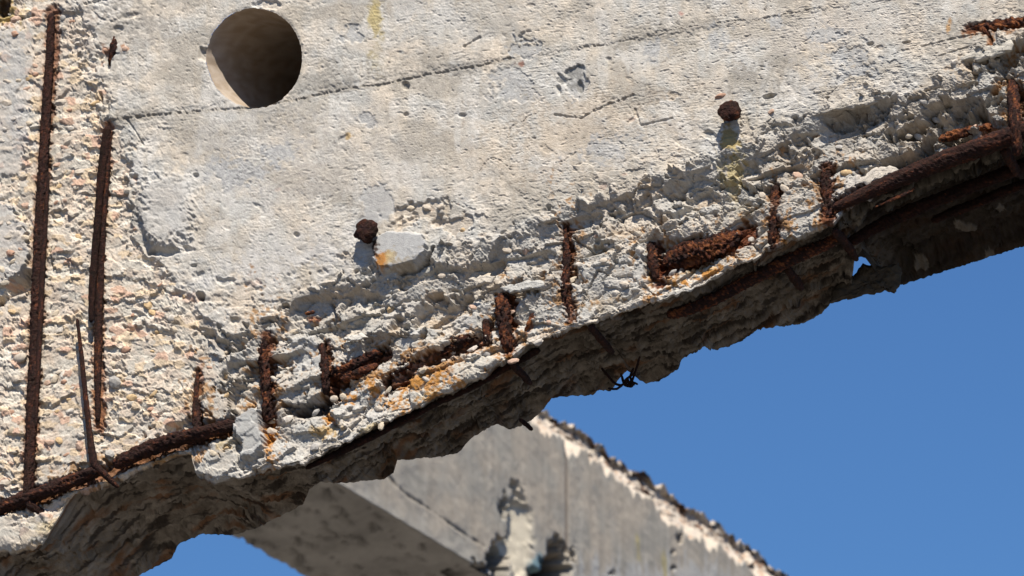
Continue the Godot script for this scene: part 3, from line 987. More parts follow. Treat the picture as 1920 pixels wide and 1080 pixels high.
	for i in range(columns_in(HOLE_X - 100, HOLE_X)[0], columns_in(HOLE_X, HOLE_X + 100)[1]):
		for j in range(0, NJ):
			var ym := (py_of(i, j) + py_of(i + 1, j + 1)) * 0.5
			if ym > HOLE_Y + 110.0:
				break
			var worst := 9.0
			for c in [[i, j], [i + 1, j], [i, j + 1], [i + 1, j + 1]]:
				var p: float = (cx[c[0]] - HOLE_X) / HOLE_A
				var q: float = (py_of(c[0], c[1]) - HOLE_Y) / HOLE_B
				worst = minf(worst, sqrt(p * p + q * q) / lip(atan2(q, p)))
			if worst < 1.0 - 0.0125:
				skip[(f0 + j) * (NI - 1) + i] = 1
	var mat := coloured_material("weathered_concrete", 0.97, 0.05, 101)
	part("concrete_body", grid_mesh(pos, col, NI, h, skip), mat, beam)


func a_bit(x: float, r: int) -> float:
	return 0.004 * sin(x * 0.05 + r)


func make_hole():
	# wall of the drilled hole: runs in and slightly upwards, closed at its end
	var w := 97
	var h := 40
	var pos := PackedVector3Array()
	var col := PackedColorArray()
	var n := noise(41, 14.0, 3)
	var n2 := noise(42, 30.0, 3)
	var axis := Vector3(0.13, 0.16, -1.0)
	for j in h:
		for i in w:
			var a := TAU * i / (w - 1)
			var shrink := lerpf(1.004 * lip(a if a < PI else a - TAU), 1.004, minf(j / 3.0, 1.0)) if j < h - 1 else 0.0
			var p := on_face(HOLE_X + cos(a) * HOLE_A * shrink, HOLE_Y + sin(a) * HOLE_B * shrink, 0)
			var t := float(mini(j, h - 2)) / (h - 2)
			var depth := t * 0.42 + 0.0012
			var s := n.get_noise_3d(cos(a) * 90.0, sin(a) * 90.0, t * 600.0)
			var rad := Vector3(cos(a), -sin(a), 0)
			pos.append(p + axis * depth + rad * (s * 1.3 * PX if j > 0 else 0.0))
			var v := n2.get_noise_3d(cos(a) * 90.0, sin(a) * 90.0, t * 500.0)
			s += facet(a * 9.0, t * 30.0, 77) * 0.5
			col.append(Color(0.46, 0.37, 0.28).lerp(Color(0.60, 0.51, 0.42), clampf(0.5 + v * 1.6 + s * 0.6, 0.0, 1.0)))
	part("drilled_hole", grid_mesh(pos, col, w, h), coloured_material("cut_concrete", 0.95, 0.04, 140), beam, "round drilled hole through the upper left face")


# ======================================================================== rusty bars
func rust_colour(q: Vector3, orange: float) -> Color:
	var v := rust_noise.get_noise_3dv(q)
	var f := rust_fine.get_noise_3dv(q * 1.3)
	var g := rust_fine.get_noise_3dv(q * 3.1)
	var c := Color(0.030, 0.019, 0.017).lerp(Color(0.072, 0.032, 0.024), clampf(0.4 + v * 0.7 + f * 0.7 + g * 0.7, 0.0, 1.0))
	c = c.lerp(Color(0.135, 0.046, 0.026), 0.85 * smoothstep(0.20, 0.55, v * 0.8 + f * 0.5 + g * 0.4 + orange))
	c = c.lerp(Color(0.30, 0.115, 0.045), 0.9 * smoothstep(0.50, 0.85, v * 0.8 + f * 0.6 + g * 0.5 + orange))
	if orange < -0.1:
		c *= 0.66
	return c * (1.0 + g * 0.4)


func tube(line: Array, radii: Array, orange := 0.0, rough := 0.22, seg := 14, step := 2.6, ribs := 0.0, flatten := 1.0) -> ArrayMesh:
	# line: world points, radii in grid units at each; a corroded round bar with closed ends
	var c := Curve3D.new()
	c.bake_interval = step * PX * 0.5
	for k in line.size():
		var before: Vector3 = line[maxi(k - 1, 0)]
		var after: Vector3 = line[mini(k + 1, line.size() - 1)]
		var tan_: Vector3 = (after - before) / 6.0
		c.add_point(line[k], -tan_, tan_)
	var key: float = line[0].x * 7000.0 + line[0].y * 3000.0
	var total := c.get_baked_length()
	var along := PackedFloat32Array()
	for k in line.size():
		along.append(c.get_closest_offset(line[k]))
	along[0] = 0.0
	along[line.size() - 1] = total
	var rings := maxi(int(total / (step * PX)), 4)
	var pos := PackedVector3Array()
	var col := PackedColorArray()
	var widest := 0.0
	for v in radii:
		widest = maxf(widest, v)
	seg = maxi(seg, mini(int(widest * 2.4), 44))
	var w := seg + 1
	var side := Vector3(0, 0, 1)
	for r in rings + 3:
		var s := clampf(float(r - 1) / rings, 0.0, 1.0) * total
		var at := c.sample_baked(s)
		var dir := (c.sample_baked(minf(s + step * PX, total)) - c.sample_baked(maxf(s - step * PX, 0.0))).normalized()
		side = (side - dir * side.dot(dir)).normalized()
		var other := dir.cross(side)
		var rad: float = radii[radii.size() - 1]
		for k in range(1, line.size()):
			if s <= along[k]:
				rad = lerpf(radii[k - 1], radii[k], (s - along[k - 1]) / maxf(along[k] - along[k - 1], 1e-6))
				break
		var end := minf(s, total - s) / (rad * PX)
		if end < 1.0:
			rad *= 0.55 + 0.45 * end
		if r == 0 or r == rings + 2:
			rad = 0.0
		if ribs > 0.0:
			rad *= 1.0 + 0.13 * smoothstep(0.55, 0.8, sin(s / (ribs * PX) * TAU))
		for i in w:
			var a := TAU * i / seg
			var d := side * cos(a) * flatten + other * sin(a)
			var p := at + d * rad * PX
			# scale and splits run along the bar
			var q := Vector3(s / PX * 0.30 + key, cos(a) * maxf(rad, 3.0) * 1.7, sin(a) * maxf(rad, 3.0) * 1.7)
			var bump := rust_noise.get_noise_3dv(q) * rough * 1.1 + rust_fine.get_noise_3dv(q) * rough * 0.8 + rust_fine.get_noise_3dv(p / PX) * rough * 1.0 + rust_fine.get_noise_3dv(p / PX * 2.7) * rough * 0.6
			pos.append(at + d * rad * PX * (1.0 + bump))
			col.append(rust_colour(Vector3(s / PX * 0.55 + key, q.y, q.z) if rough < 0.3 else p / PX * 0.8, orange))
	return grid_mesh(pos, col, w, rings + 3, PackedByteArray(), true)


func bar(called: String, p: Array, radii: Array, orange := 0.0, rough := 0.22, label := "", ribs := 0.0, flatten := 1.0):
	# p: x, y, z triples on the face's grid
	var line := []
	for k in range(0, p.size(), 3):
		var z: float = p[k + 2]
		if p.size() <= 12:
			z -= 6.0
			if called == "stirrup_bar":
				z -= 2.0
			if k == 0 or k == p.size() - 3:
				z -= 5.0
		line.append(on_face(p[k], p[k + 1], z))
	if p.size() <= 12:
		orange += 0.17
		rough *= 1.25
	return part(called, tube(line, radii, orange, rough, 14, 2.6, ribs, flatten), rust_mat, beam, label)


func under(px: float, t: float, drop: float) -> Vector3:
	var even := smoothstep(0.0, 130.0, t)
	# a place on the underside: t back from the lower edge, drop below it
	var i: int = columns_in(px, px)[0]
	return on_face(px, lerpf(yb[i], ysm[i], even), 0) + Vector3(0, -drop * PX, -t * PX)


func make_bars():
	bar("stirrup_bar", [97, 26, -3, 89, 170, -1, 80, 330, 1, 73, 470, 3, 66, 620, 4, 58, 800, 4, 53, 930, 3, 62, 950, 0, 84, 962, -14], [7, 8.5, 10, 11, 11, 10, 9, 8, 6], -0.08, 0.29, "long dark stirrup bar at the far left of the face")
	bar("stirrup_bar", [91, 330, 5, 84, 430, 7, 77, 560, 8, 71, 690, 8, 66, 800, 6], [3, 5, 5.5, 5, 3], -0.1, 0.12)
	bar("stirrup_bar", [202, 238, 1, 191, 320, 6, 183, 420, 10, 174, 520, 14, 171, 604, 18], [8, 8, 7.5, 7, 5], -0.25, 0.2, "split stirrup bar with a loose pointed end")
	bar("stirrup_bar", [206, 246, -3, 199, 330, -2, 192, 450, -1, 187, 550, -1, 184, 640, -1, 183, 720, -2, 184, 790, -5], [5, 6, 6, 7, 8, 6, 4], 0.06, 0.28)
	bar("bent_wire", [145, 598, 22, 152, 660, 20, 160, 740, 17, 168, 810, 13, 177, 866, 12, 196, 890, 6, 222, 914, -8], [3.2, 4.2, 5, 6, 8, 6.5, 4], 0.06, 0.16, "thin bent bar standing off the face")
	bar("stirrup_bar", [219, 62, 2, 213, 92, 6, 208, 124, 2], [5, 9, 6], 0.0, 0.3)
	bar("main_bar", [-60, 975, 3, 0, 952, 3, 60, 930, 2, 120, 908, 3, 190, 880, 5], [12, 12, 13, 13, 11], 0.0, 0.27, "left lower main bar running along the bottom edge")
	bar("main_bar", [214, 872, 3, 260, 850, 5, 310, 830, 6, 370, 814, 4, 442, 795, -3], [13, 14, 14, 13, 11], 0.0, 0.27, "main bar laid bare under the left stirrups")
	bar("stirrup_bar", [372, 688, -6, 368, 740, -2, 370, 800, 4, 376, 832, 6], [3, 6, 8, 7], -0.05, 0.3)
	bar("stirrup_bar", [496, 628, -8, 497, 700, -7, 500, 760, -7, 499, 792, -9], [11, 10, 9, 10], -0.04, 0.42, "broad rusted stirrup stub above the orange stain")
	bar("stirrup_bar", [603, 644, -12, 608, 690, -10, 611, 740, -12], [6, 8, 7], -0.06, 0.42)
	bar("main_bar", [622, 704, -18, 668, 686, -18, 716, 660, -20], [11, 13, 10], 0.16, 0.36)
	bar("main_bar", [640, 712, -10, 690, 694, -9, 708, 684, -12], [8, 8, 5], 0.34, 0.36)
	bar("main_bar", [728, 704, -16, 790, 672, -15, 850, 646, -13, 902, 622, -15], [9, 13, 13, 8], 0.12, 0.34, "main bar in the middle cavity with orange rust below")
	bar("stirrup_bar", [911, 598, -8, 914, 642, -7], [6, 7], -0.02, 0.3)
	bar("stirrup_bar", [941, 552, -7, 944, 600, -6, 951, 640, -6, 953, 660, -8], [12, 13, 11, 9], 0.14, 0.32, "short orange-brown stirrup stub above the bottom edge")
	bar("stirrup_bar", [1060, 416, -10, 1062, 480, -8, 1060, 540, -7, 1067, 596, -7], [3, 7, 8, 9], 0.0, 0.42, "thin flaking stirrup in the middle of the broken zone")
	bar("stirrup_bar", [1221, 456, -10, 1225, 495, -8, 1231, 526, -9], [10, 9, 6], 0.0, 0.36)
	bar("main_bar", [1244, 494, -10, 1290, 478, -6, 1340, 462, -6, 1392, 438, -10], [11, 19, 20, 10], 0.2, 0.4, "thick scaling lump of main bar, rust orange on top", 0.0, 0.7)
	bar("main_bar", [1252, 478, -14, 1290, 462, -14, 1330, 452, -14], [8, 9, 7], 0.12, 0.4)
	bar("stirrup_bar", [1453, 348, -10, 1453, 392, -8, 1450, 436, -6, 1448, 468, -6], [6, 9, 9, 9], 0.0, 0.42)
	bar("stirrup_bar", [1548, 312, -10, 1551, 366, -6, 1555, 416, -5], [8, 11, 11], -0.06, 0.42)
	bar("main_bar", [1562, 390, -2, 1600, 374, 1, 1650, 351, 2, 1710, 325, 3, 1780, 297, 4, 1860, 268, 4, 1925, 244, 3, 2010, 212, 2], [7, 11, 14, 16, 17, 18, 18, 17], -0.04, 0.13, "long dark main bar along the right bottom edge")
	bar("rust_scale", [1600, 362, 4, 1660, 336, 8, 1740, 304, 8], [2, 4, 2], 0.1, 0.3, "", 0.0, 0.5)
	bar("rust_scale", [1640, 388, 6, 1700, 362, 6, 1716, 352, 4], [2, 4, 2], 0.25, 0.3, "", 0.0, 0.5)
	bar("stirrup_bar", [1898, 150, -8, 1902, 200, 8, 1904, 240, 22, 1908, 292, 16], [9, 11, 12, 9], 0.0, 0.2, "stirrup crossing the right main bar")
	bar("main_bar", [1816, 54, -4, 1850, 50, -2, 1885, 46, -1, 1960, 34, -2], [6, 8, 10, 9], 0.26, 0.34, "rusty bar breaking through at the top right corner")
	bar("rust_scale", [1838, 48, 1, 1846, 60, 1, 1858, 74, -2], [4, 6, 3], 0.32, 0.4)
	bar("rust_scale", [1760, 262, -12, 1810, 248, -14, 1860, 236, -14], [6, 9, 6], 0.3, 0.4)
	bar("rust_scale", [1000, 588, -4, 992, 606, -3, 984, 622, -4], [3, 4, 2], 0.5, 0.4)
	bar("rust_scale", [572, 588, -1, 590, 585, -1], [3, 3], 0.2, 0.5)
	bar("rust_scale", [186, 94, -4, 196, 88, -2, 204, 96, -3], [4, 6, 4], 0.42, 0.4)
	# bars across and along the underside
	var legs := [[955, 20, 130, 7.0], [1105, 10, 150, 7.0], [1452, 90, 200, 8.0], [1300, 140, 210, 7.0], [1560, 20, 190, 8.0], [1880, 10, 140, 9.0]]
	for e in legs:
		var line := []
		for k in 5:
			line.append(under(e[0], lerpf(e[1], e[2], k / 4.0), 6.0))
		part("stirrup_bar", tube(line, [e[3], e[3], e[3], e[3], e[3] * 0.7], -0.1, 0.2), rust_mat, beam)
	var rib := []
	for k in 9:
		rib.append(under(1230 + k * 42, 74.0, 2.0))
	part("ribbed_bar", tube(rib, [9, 11, 12, 12, 12, 12, 12, 11, 10], 0.3, 0.07, 14, 2.0, 15.0), rust_mat, beam, "ribbed bar showing in the shaded underside")
	for e in [[1560, 2000, 120.0, 12.0, 0.0], [1700, 2000, 205.0, 9.0, -5.0], [560, 1000, 40.0, 7.0, -6.0]]:
		var run := []
		for k in 8:
			run.append(under(lerpf(e[0], e[1], k / 7.0), e[2], e[4]))
		part("main_bar", tube(run, [e[3] * 0.7, e[3], e[3], e[3], e[3], e[3], e[3], e[3]], -0.12, 0.2), rust_mat, beam)


func lump(centre: Vector3, axis: Vector3, radius: float, depth: float, rough: float, orange: float, seed_: int) -> ArrayMesh:
	# a rusted, rounded head: lathe round the axis, made uneven
	var w := 29
	var h := 18
	var pos := PackedVector3Array()
	var col := PackedColorArray()
	var side := axis.cross(Vector3.UP).normalized()
	var other := axis.cross(side)
	for j in h:
		var t := float(j) / (h - 1)
		var ang := t * PI
		var r := pow(sin(ang), 0.62) * radius
		var z := cos(ang) * depth
		for i in w:
			var a := TAU * i / (w - 1)
			var p := centre + (side * cos(a) * r + other * sin(a) * r + axis * z) * PX
			var q := p / PX + Vector3.ONE * seed_ * 31.0
			var b := 1.0 + rust_noise.get_noise_3dv(q) * rough * 1.5 + rust_fine.get_noise_3dv(q) * rough
			pos.append(centre + (p - centre) * b)
			col.append(rust_colour(q, orange))
	return grid_mesh(pos, col, w, h, PackedByteArray(), true)


func make_bolts():
	var toward := Vector3(0.02, 0.06, 1).normalized()
	for e in [[695, 424, 23.0, 20.0, "first rusted bolt, beside the grey slab"], [1376, 200, 20.0, 24.0, "second rusted bolt, above the yellow streak"]]:
		var o := Node3D.new()
		o.name = "bolt"
		beam.add_child(o, true)
		o.set_meta("label", e[4])
		part("bolt_head", lump(on_face(e[0] - 8, e[1] + 9, e[3] + 2), toward, e[2], 12.0, 0.24, -0.1, int(e[0])), rust_mat, o)
		part("bolt_shank", tube([on_face(e[0], e[1], -12), on_face(e[0] - 7, e[1] + 8, e[3])], [14, 13], -0.05, 0.2), rust_mat, o)
	part("rust_scale", lump(on_face(710, 466, 2), toward, 13.0, 9.0, 0.5, 0.1, 5), rust_mat, beam)
	part("rust_scale", lump(on_face(717, 484, 4), toward, 9.0, 6.0, 0.5, 0.4, 6), rust_mat, beam)


# ======================================================================== stones and flakes
func surface_height(px: float, py: float) -> float:
	var i: int = columns_in(px, px)[0]
	var j := clampi(int((py - Y0) / (ysm[i] - Y0) * NJ), 0, NJ)
	return hh[j * NI + i]


func stone_mesh(seed_: int, angular: float) -> ArrayMesh:
	# a small pebble or chip, about 2 units across
	var r := RandomNumberGenerator.new()
	r.seed = seed_
	var planes := []
	for k in 9:
		planes.append([Vector3(r.randf_range(-1, 1), r.randf_range(-1, 1), r.randf_range(-1, 1)).normalized(), r.randf_range(0.55, 0.85)])
	var st := SurfaceTool.new()
	st.begin(Mesh.PRIMITIVE_TRIANGLES)
	var ring := 8
	var rows := 5
	var grid := []
	for j in rows + 1:
		for i in ring:
			var a := TAU * (i + 0.5 * (j % 2)) / ring
			var b := PI * j / rows
			var d := Vector3(sin(b) * cos(a), sin(b) * sin(a), cos(b))
			var rad := 1.0
			for pl in planes:
				var f: float = d.dot(pl[0])
				if f > 0.2:
					rad = minf(rad, lerpf(1.0, pl[1] / f, angular))
			grid.append(d * rad)
	st.set_smooth_group(0 if angular < 0.5 else -1)
	for j in rows:
		for i in ring:
			var i2 := (i + 1) % ring
			var a: Vector3 = grid[j * ring + i]
			var b: Vector3 = grid[j * ring + i2]
			var c: Vector3 = grid[(j + 1) * ring + i2]
			var d: Vector3 = grid[(j + 1) * ring + i]
			if j > 0:
				for v in [a, c, b]:
					st.add_vertex(v)
			if j < rows - 1:
				for v in [a, d, c]:
					st.add_vertex(v)
	st.generate_normals()
	return st.commit()


func plain_material(called: String, c: Color, rough: float, seed_: int) -> StandardMaterial3D:
	var m := StandardMaterial3D.new()
	m.resource_name = called
	m.albedo_color = c.linear_to_srgb()
	m.roughness = rough
	m.metallic_specular = 0.3
	m.uv1_triplanar = true
	m.uv1_world_triplanar = true
	m.uv1_scale = Vector3.ONE * 14.0
	var t := NoiseTexture2D.new()
	t.width = 128
	t.height = 128
	t.seamless = true
	t.noise = noise(seed_, 8.0, 3)
	var g := Gradient.new()
	g.set_color(0, Color(0.72, 0.70, 0.68))
	g.set_color(1, Color(1, 1, 1))
	t.color_ramp = g
	m.albedo_texture = t
	return m


func make_stones():
	var tints := [Color(0.60, 0.54, 0.46), Color(0.58, 0.42, 0.33), Color(0.52, 0.33, 0.24), Color(0.62, 0.46, 0.27), Color(0.66, 0.62, 0.56), Color(0.46, 0.45, 0.43), Color(0.55, 0.50, 0.42), Color(0.64, 0.56, 0.44)]
	var mats := []
	for k in tints.size():
		mats.append(plain_material("stone_tone", tints[k], 0.85, 300 + k))
	var shapes := []
	for k in 8:
		shapes.append(stone_mesh(900 + k, 0.25 if k < 3 else 0.95))
	var r := RandomNumberGenerator.new()
	r.seed = 616
	# the ones that can be told apart in the photograph: x, y, half width, half height, turn, tone, shape
	var known := [[38, 671, 17, 11, 0, 0, 0], [322, 598, 10, 10, 0, 4, 1], [276, 573, 12, 10, 30, 3, 4], [905, 524, 24, 8, -10, 7, 1], [733, 580, 10, 8, -40, 3, 3], [1075, 524, 7, 11, 20, 7, 5], [1586, 324, 13, 7, 0, 3, 1], [1608, 336, 6, 10, 10, 4, 0], [950, 470, 13, 8, 10, 0, 4], [1024, 412, 20, 9, 8, 0, 3], [1036, 452, 11, 9, 10, 1, 4], [1131, 489, 9, 7, 0, 0, 1], [987, 470, 8, 12, 20, 1, 3], [1352, 180, 14, 6, -10, 2, 3], [1446, 210, 9, 6, -20, 1, 4], [887, 654, 13, 7, -20, 4, 5], [667, 634, 20, 5, -8, 4, 3], [1495, 330, 13, 9, 10, 1, 4], [103, 712, 14, 9, -30, 7, 5], [120, 716, 8, 6, 0, 2, 3], [215, 718, 16, 15, 10, 5, 4], [205, 852, 13, 11, 10, 5, 4], [352, 795, 10, 9, 0, 5, 4], [375, 663, 9, 9, 0, 0, 1], [590, 840, 14, 11, 0, 5, 4], [508, 812, 16, 12, 0, 0, 3], [540, 786, 14, 12, 10, 4, 5], [644, 745, 10, 9, 0, 7, 4], [626, 748, 9, 8, 0, 0, 1], [793, 695, 10, 8, 0, 7, 5], [1010, 642, 12, 8, 0, 4, 5], [962, 678, 14, 7, -20, 1, 4], [1272, 530, 14, 7, -30, 3, 5], [1200, 470, 10, 10, 0, 4, 3], [1790, 116, 8, 8, 20, 4, 5], [715, 800, 9, 12, 10, 7, 4], [236, 656, 12, 9, 0, 2, 3], [198, 94, 7, 6, 0, 2, 1], [234, 92, 8, 7, 0, 1, 4], [24, 224, 9, 4, 0, 4, 0], [66, 124, 10, 5, 20, 1, 4], [118, 34, 8, 7, 0, 5, 4], [460, 760, 10, 8, 0, 5, 4], [843, 445, 6, 13, 10, 4, 3], [868, 432, 6, 6, 0, 3, 3], [800, 390, 12, 9, 0, 0, 4], [826, 388, 9, 7, 0, 0, 5], [770, 392, 12, 8, 0, 7, 3], [1155, 550, 9, 7, 0, 4, 3], [1340, 505, 10, 8, 0, 3, 5]]
	var placed := []
	for e in known:
		add_stone(e[0], e[1], e[2], e[3], e[4], mats[e[5]], shapes[e[6]], r, 0.05)
		placed.append(Vector2(e[0], e[1]))
	var tries := 0
	var count := 0
	while count < 238 and tries < 6000:
		tries += 1
		var x := r.randf_range(-10, 1900)
		var y := r.randf_range(0, 940)
		var in_strip := curve_at(STRIP, y) - x > 6.0
		var below := y - curve_at(SPALL, x) > 14.0
		if not in_strip and not below:
			continue
		if below and not in_strip and r.randf() > 0.3:
			continue
		if y > yb[columns_in(x, x)[0]] - 22.0 or x > 1880:
			continue
		var p := Vector2(x, y)
		var clear := true
		for q in placed:
			if q.distance_to(p) < 15.0:
				clear = false
				break
		# keep off the bars
		if absf(x - lerpf(97, 53, y / 930.0)) < 22.0 or (y > 230 and absf(x - lerpf(204, 178, (y - 230) / 590.0)) < 22.0) or (y > 590 and absf(x - lerpf(145, 184, (y - 590) / 280.0)) < 14.0):
			clear = false
		if absf(y - (952.0 - x * 0.36)) < 30.0 and x < 450:
			clear = false
		if not clear:
			continue
		placed.append(p)
		count += 1
		var size := r.randf_range(4.5, 9.5) if r.randf() < 0.8 else r.randf_range(9.0, 14.0)
		var tone := 0
		var c := r.randf()
		if in_strip:
			tone = [0, 0, 1, 1, 6, 7, 7, 4, 2, 3][int(c * 10.0) % 10]
		else:
			tone = [0, 4, 5, 5, 6, 6, 4, 7, 0, 1][int(c * 10.0) % 10]
		add_stone(x, y, size * r.randf_range(0.9, 1.5), size * r.randf_range(0.6, 0.95), r.randf_range(-40, 40), mats[tone], shapes[r.randi_range(3, 7)], r, -0.3)


func add_stone(x: float, y: float, rx: float, ry: float, turn: float, mat: Material, mesh: Mesh, r: RandomNumberGenerator, proud: float):
	var o := part("stone", mesh, mat, beam)
	var z := surface_height(x, y)
	var dz := minf(rx, ry) * 0.6
	o.position = on_face(x, y, z + dz * proud)
	o.basis = Basis(Vector3(0, 0, 1), deg_to_rad(-turn)) * Basis(Vector3(1, 0, 0), r.randf_range(-0.4, 0.4)) * Basis(Vector3(0, 1, 0), r.randf_range(-0.4, 0.4)) * Basis.from_scale(Vector3(rx, ry, dz) * PX)


func flake_mesh(outline: Array, thick: float, seed_: int, c: Color) -> ArrayMesh:
	# a broken chip of concrete: its outline cut ragged, its faces uneven, its edges bevelled. Centred, x and y across, z thick.
	var n := noise(seed_, 16.0, 3)
	var rim := []
	var cnt := outline.size()
	for k in cnt:
		var a: Vector2 = outline[k]
		var b: Vector2 = outline[(k + 1) % cnt]
		var steps := maxi(int(a.distance_to(b) / 5.0), 1)
		for s in steps:
			var p := a.lerp(b, float(s) / steps)
			p += Vector2(n.get_noise_2d(p.x, p.y), n.get_noise_2d(p.x + 100, p.y)) * 6.0
			rim.append(p)
	var w := rim.size() + 1
	var rows := [[0.0, 1.0], [0.07, 1.0], [0.14, 1.0], [0.21, 1.0], [0.28, 1.0], [0.35, 1.0], [0.42, 1.0], [0.49, 1.0], [0.56, 1.0], [0.63, 1.0], [0.7, 0.98], [0.77, 0.95], [0.83, 0.9], [0.97, 0.62], [1.0, 0.1], [0.95, -0.5], [0.8, -0.9], [0.4, -1.0], [0.0, -1.0]]
	var pos := PackedVector3Array()
	var col := PackedColorArray()
	for row in rows:
		for i in w:
			var p: Vector2 = rim[i % rim.size()] * row[0]
			var s := n.get_noise_3d(p.x * 0.9, p.y * 0.9, 8.0 if row[1] > 0.0 else -30.0) + 0.7 * n.get_noise_2d(p.x * 2.4, p.y * 2.4)
			pos.append(Vector3(p.x, -p.y, row[1] * thick * 0.5 + s * thick * 0.21) * PX)
			col.append(c * (1.05 + s * 0.22))
	return grid_mesh(pos, col, w, rows.size(), PackedByteArray(), true)


func make_hanging_piece(mat: Material):
	var z := -dep[columns_in(1520, 1520)[0]]
	var o := part("hanging_fragment", flake_mesh(pts([-84, 36, -72, 6, -40, -8, -14, -36, 8, -32, 30, -28, 54, -34, 58, 2, 44, 24, 26, 18, -8, 24]), 26.0, 477, Color(0.085, 0.074, 0.06)), mat, beam, "dark broken fragment hanging at the lower back edge")
	o.position = on_face(1634, 529, z + 6.0)
	o.rotation = Vector3(0.3, 0.2, 0)


func make_flakes():
	var mat := coloured_material("broken_concrete", 0.97, 0.07, 170)
	make_hanging_piece(mat)
	# chips still hanging on the front and under the beam: centre, outline, tilt, thickness, colour
	var front := [[905, 526, -2, [-26, -6, 4, -10, 26, -4, 18, 8, -14, 8], 9.0, Color(0.60, 0.54, 0.46)], [1650, 328, -2, [-40, 10, -16, -14, 20, -16, 36, -8, 10, 6, -20, 18], 9.0, Color(0.58, 0.53, 0.46)], [666, 634, -4, [-24, -4, 20, -8, 26, 2, -10, 6], 6.0, Color(0.66, 0.63, 0.57)], [1025, 410, 0, [-22, -6, 10, -10, 24, 4, -4, 12], 9.0, Color(0.54, 0.50, 0.44)], [975, 540, -8, [-40, -4, 20, -14, 60, -2, 40, 6, -20, 8], 9.0, Color(0.53, 0.52, 0.49)], [1600, 196, -2, [-60, 12, -20, -12, 50, -18, 70, -6, 20, 6], 12.0, Color(0.52, 0.48, 0.42)], [1840, 104, -2, [-50, 6, -10, -14, 60, -20, 60, 0, 0, 12], 13.0, Color(0.54, 0.51, 0.45)]]
	var n := 0
	for e in front:
		var o := part("concrete_flake", flake_mesh(pts(e[3]), e[4], 400 + n, e[5]), mat, beam)
		o.position = on_face(e[0], e[1], e[2])
		o.rotation = Vector3(-0.12, 0.06 * (n % 3 - 1), 0)
		n += 1

# ======================================================================== the far beam
var b2_at := Vector3.ZERO
var b2_dir := Vector3.ZERO
var b2_out := Vector3.ZERO
const F_CRACK := [720, 880, 745, 912, 770, 932, 800, 950, 830, 972, 870, 1000, 905, 1022]


func on_far(px: float, py: float) -> Vector3:
	var d := ray(px, py)
	return cam_at + d * ((b2_at - cam_at).dot(b2_out) / d.dot(b2_out))


func patch(p: Vector2, x: float, y: float, rx: float, ry: float, turn: float, w: float) -> float:
	var d := p - Vector2(x, y)
	var ca := cos(deg_to_rad(turn))
	var sa := sin(deg_to_rad(turn))
	var e := Vector2((d.x * ca + d.y * sa) / rx, (-d.x * sa + d.y * ca) / ry).length() + w
	return smoothstep(1.0, 0.75, e)


func line_near(p: Vector2, c: Array) -> float:
	var d := 1e9
	for k in range(0, c.size() - 2, 2):
		var q := Geometry2D.get_closest_point_to_segment(p, Vector2(c[k], c[k + 1]), Vector2(c[k + 2], c[k + 3]))
		d = minf(d, q.distance_to(p))
	return d


